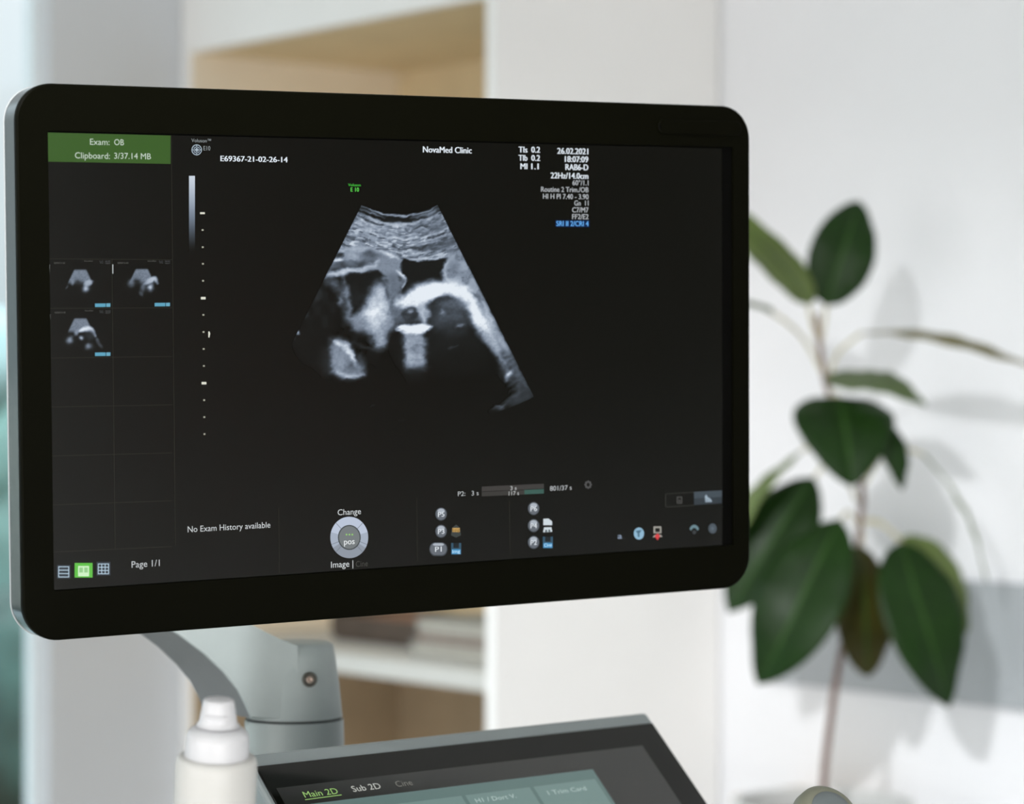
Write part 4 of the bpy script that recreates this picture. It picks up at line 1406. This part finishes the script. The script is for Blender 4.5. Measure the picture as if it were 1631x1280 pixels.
ty = pan(943, 1226)
tyl = pan(563, 1276)
def ploc(name, x0, x1, y0, y1, m, z):
    bm_ = bmesh.new()
    bm_.faces.new([bm_.verts.new(c) for c in ((x0, y0, z), (x1, y0, z), (x1, y1, z), (x0, y1, z))])
    return from_bm(name, bm_, m, panel)


ms_teal = mat('touch_teal', (40, 56, 54), rough=0.22, spec=0.5, var=0, emit=(92, 112, 110), estr=0.85)
ms_btn = mat('touch_button', (44, 60, 58), rough=0.22, spec=0.5, var=0, emit=(112, 134, 131), estr=0.85)
tx0 = lx0 + 0.004
ty1 = ty[1]
ploc('menu_field', tx0, ty[0], GH + 0.022, ty1, ms_teal, 0.0010)
b1a, b1b = pan(848.6, 1255), pan(945.7, 1241.8)
b2a, b2b = pan(735, 1269.4), pan(839.8, 1256)
bw = ty[0] - 0.004
col_w = (bw - b1a[0])
yb = b1b[1]
for k in range(5):
    xr_ = bw - k * (col_w + 0.0035)
    for j in range(4):
        yt = yb - j * 0.030
        if xr_ - col_w > tx0:
            ploc('menu_button', xr_ - col_w, xr_, yt - 0.0265, yt, ms_btn, 0.0012)
text('1 Trim Card', 873, 938.5, 1267.5, 6.8, (176, 196, 192), 0.0, 1.0, pan, panel, 0.0014, 'panel_text')
text('H1 / Dort V.', 758, 827, 1280, 6.8, (176, 196, 192), 0.0, 1.0, pan, panel, 0.0014, 'panel_text')
text('Main 2D', 484.8, 542.4, 1271.6, 9.6, (150, 190, 112), 0.0, 1.0, pan, panel, 0.0012, 'panel_text')
pq('text_underline', [(484.8, 1274.4), (543, 1266.6), (543, 1267.8), (484.8, 1275.6)], pixel_mat((150, 190, 112)), 0.0012)
text('Sub 2D', 562, 610, 1262.4, 9.4, (190, 192, 186), 0.0, 1.0, pan, panel, 0.0012, 'panel_text')
text('Cine', 631.4, 659, 1254.6, 9.2, (120, 120, 114), 0.0, 1.0, pan, panel, 0.0012, 'panel_text')


def in_con(o):
    o.parent = console
    o.matrix_local = con_inv
    return o


def wbox(name, r0, r1, z0, z1, h0, h1, m, bevel):
    """block aligned with the machine: right, forward and height ranges"""
    bm_ = bmesh.new()
    rot = Matrix.Rotation(math.atan2(D1[2], D1[0]) * 0, 4, 'Z')
    cs = [(r0, z0), (r1, z0), (r1, z1), (r0, z1)]
    lo = [W(r, EYE - h0, z) for r, z in cs]
    hi = [W(r, EYE - h1, z) for r, z in cs]
    loft(bm_, [lo, hi])
    o_ = from_bm(name, bm_, m)
    b_ = o_.modifiers.new('bevel', 'BEVEL')
    b_.width = bevel
    b_.segments = 4
    return in_con(o_)


TRAY = 1.012
wbox('machine_body', -0.26, 0.22, 1.72, 2.26, 0.14, 0.862, m_body, 0.03)
wbox('panel_bracket', -0.02, 0.10, 1.87, 1.98, 0.85, 0.93, m_body, 0.012)
wbox('side_tray', -0.27, -0.115, 1.42, 1.72, TRAY - 0.02, TRAY, m_arm, 0.006)
wbox('tray_bracket', -0.24, -0.15, 1.66, 1.72, 0.80, TRAY - 0.015, m_arm, 0.008)
wbox('control_deck', -0.09, 0.30, 1.30, 1.84, 0.80, 0.86, m_body, 0.015)
for (r_, z_) in ((-0.2, 1.72), (0.16, 1.72), (-0.2, 2.14), (0.16, 2.14)):
    c = W(r_, EYE, z_)
    bm = bmesh.new()
    bmesh.ops.create_cone(bm, cap_ends=True, segments=28, radius1=0.07, radius2=0.07, depth=0.04, matrix=Matrix.Translation((c.x, c.y, 0.07)) @ Matrix.Rotation(math.pi / 2, 4, 'X'))
    in_con(from_bm('caster_wheel', bm, m_rubber))
# rounded grip rising at the lower right
gp = P(1340, 1274, 1.74)
gm = con_inv @ Matrix.Translation(gp) @ eye_vec((0.34, -0.62, -0.70)).to_track_quat('Z', 'Y').to_matrix().to_4x4()
m_gripcap = mat('grip_cap_grey', (104, 112, 114), rough=0.4, var=0.03, scale=60)
m_grip = mat('olive_grey_grip', (122, 123, 107), rough=0.5, var=0.03, scale=60)
grip = lathe('grab_handle', [(0.0, -0.085), (0.012, -0.085), (0.016, -0.04), (0.0215, -0.026), (0.0235, -0.014), (0.0225, -0.006), (0.0185, -0.0015), (0.0155, -0.0008), (0.0, -0.0008)], m_grip, console, 48, gm @ Matrix.Translation((0, 0, -0.013)))
lathe('grip_cap', [(0.0, -0.0009), (0.0150, -0.0009), (0.0142, 0.0003), (0.009, 0.0010), (0.0, 0.0012)], m_gripcap, grip, 40)

gdir = eye_vec((0.34, -0.62, -0.70)).normalized()
gb = gp - gdir * 0.094
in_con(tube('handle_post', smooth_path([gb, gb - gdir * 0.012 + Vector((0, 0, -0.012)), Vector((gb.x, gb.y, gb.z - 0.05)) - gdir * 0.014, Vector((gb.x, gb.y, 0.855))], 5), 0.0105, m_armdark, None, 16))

# ------------------------------------------------------------------ gel bottle
LEAN = Matrix.Rotation(math.radians(-3.2), 4, -FW) @ Matrix.Rotation(math.radians(8.0), 4, RT)
ZB = 1.50
bx = P(330.5, 1180, ZB + 0.03)        # the foot: the bottle leans a little to the right
ppm = FPX / ZB           # picture units per metre at the bottle
bot = thing('gel_bottle', 'white plastic squeeze bottle with a capped nozzle in front of the monitor arm', 'bottle', (bx.x, bx.y, TRAY + 0.0037))
bot.rotation_euler = LEAN.to_euler()


def hz(py):
    return P(340, py + 1.5, ZB).z - TRAY - 0.0037


b_r = 66.0 / ppm
lathe('body', [(0.0, 0.0), (b_r * 0.92, 0.0), (b_r, 0.004), (b_r, 0.03), (b_r * 1.0, hz(1280)), (b_r * 0.998, hz(1222)), (b_r * 0.99, hz(1213)), (b_r * 0.965, hz(1206.5)), (b_r * 0.92, hz(1203)), (b_r * 0.86, hz(1201.5)), (b_r * 0.78, hz(1201)), (0.0, hz(1201))], m_bottle, bot, 72)
c_r = 52.0 / ppm
n = 96
bm = bmesh.new()
rings = []
for rr, yy, rb in ((0.985, 1203, 0), (1.0, 1200, 0.008), (1.0, 1184, 0.008), (0.985, 1180, 0), (0.975, 1170, 0), (0.94, 1164, 0), (0.86, 1159, 0), (0.72, 1155, 0), (0.55, 1152, 0)):
    rings.append([(c_r * (rr - (rb if i % 2 else 0)) * math.cos(2 * math.pi * i / n), c_r * (rr - (rb if i % 2 else 0)) * math.sin(2 * math.pi * i / n), hz(yy)) for i in range(n)])
loft(bm, rings)
cap = from_bm('cap', bm, m_cap, bot, True)
s_r = 30.0 / ppm
noz = lathe('nozzle', [(s_r * 1.18, hz(1151)), (s_r * 1.06, hz(1148)), (s_r * 1.0, hz(1142)), (s_r * 0.90, hz(1124)), (s_r * 0.84, hz(1113)), (s_r * 0.80, hz(1110)), (s_r * 0.70, hz(1108.4)), (0.0, hz(1108))], m_cap, cap, 48)
# small thumb tab on the nozzle's front
fdir = -FW
side = RT
bm = bmesh.new()
rr = []
for zz, dep in ((hz(1136), 0.0), (hz(1134.5), 0.0016), (hz(1131.5), 0.0018), (hz(1129.5), 0.0002)):
    row = []
    for a in (-34, -20, 0, 20, 34):
        v = fdir * math.cos(math.radians(a)) + side * math.sin(math.radians(a))
        row.append(v * (s_r * 0.945 + dep) + Vector((0, 0, zz)))
    rr.append(row)
vv = [[bm.verts.new(p) for p in row] for row in rr]
for a_, b_ in zip(vv[:-1], vv[1:]):
    for i in range(4):
        bm.faces.new((a_[i], a_[i + 1], b_[i + 1], b_[i]))
tab = from_bm('thumb_tab', bm, m_cap, cap, True)
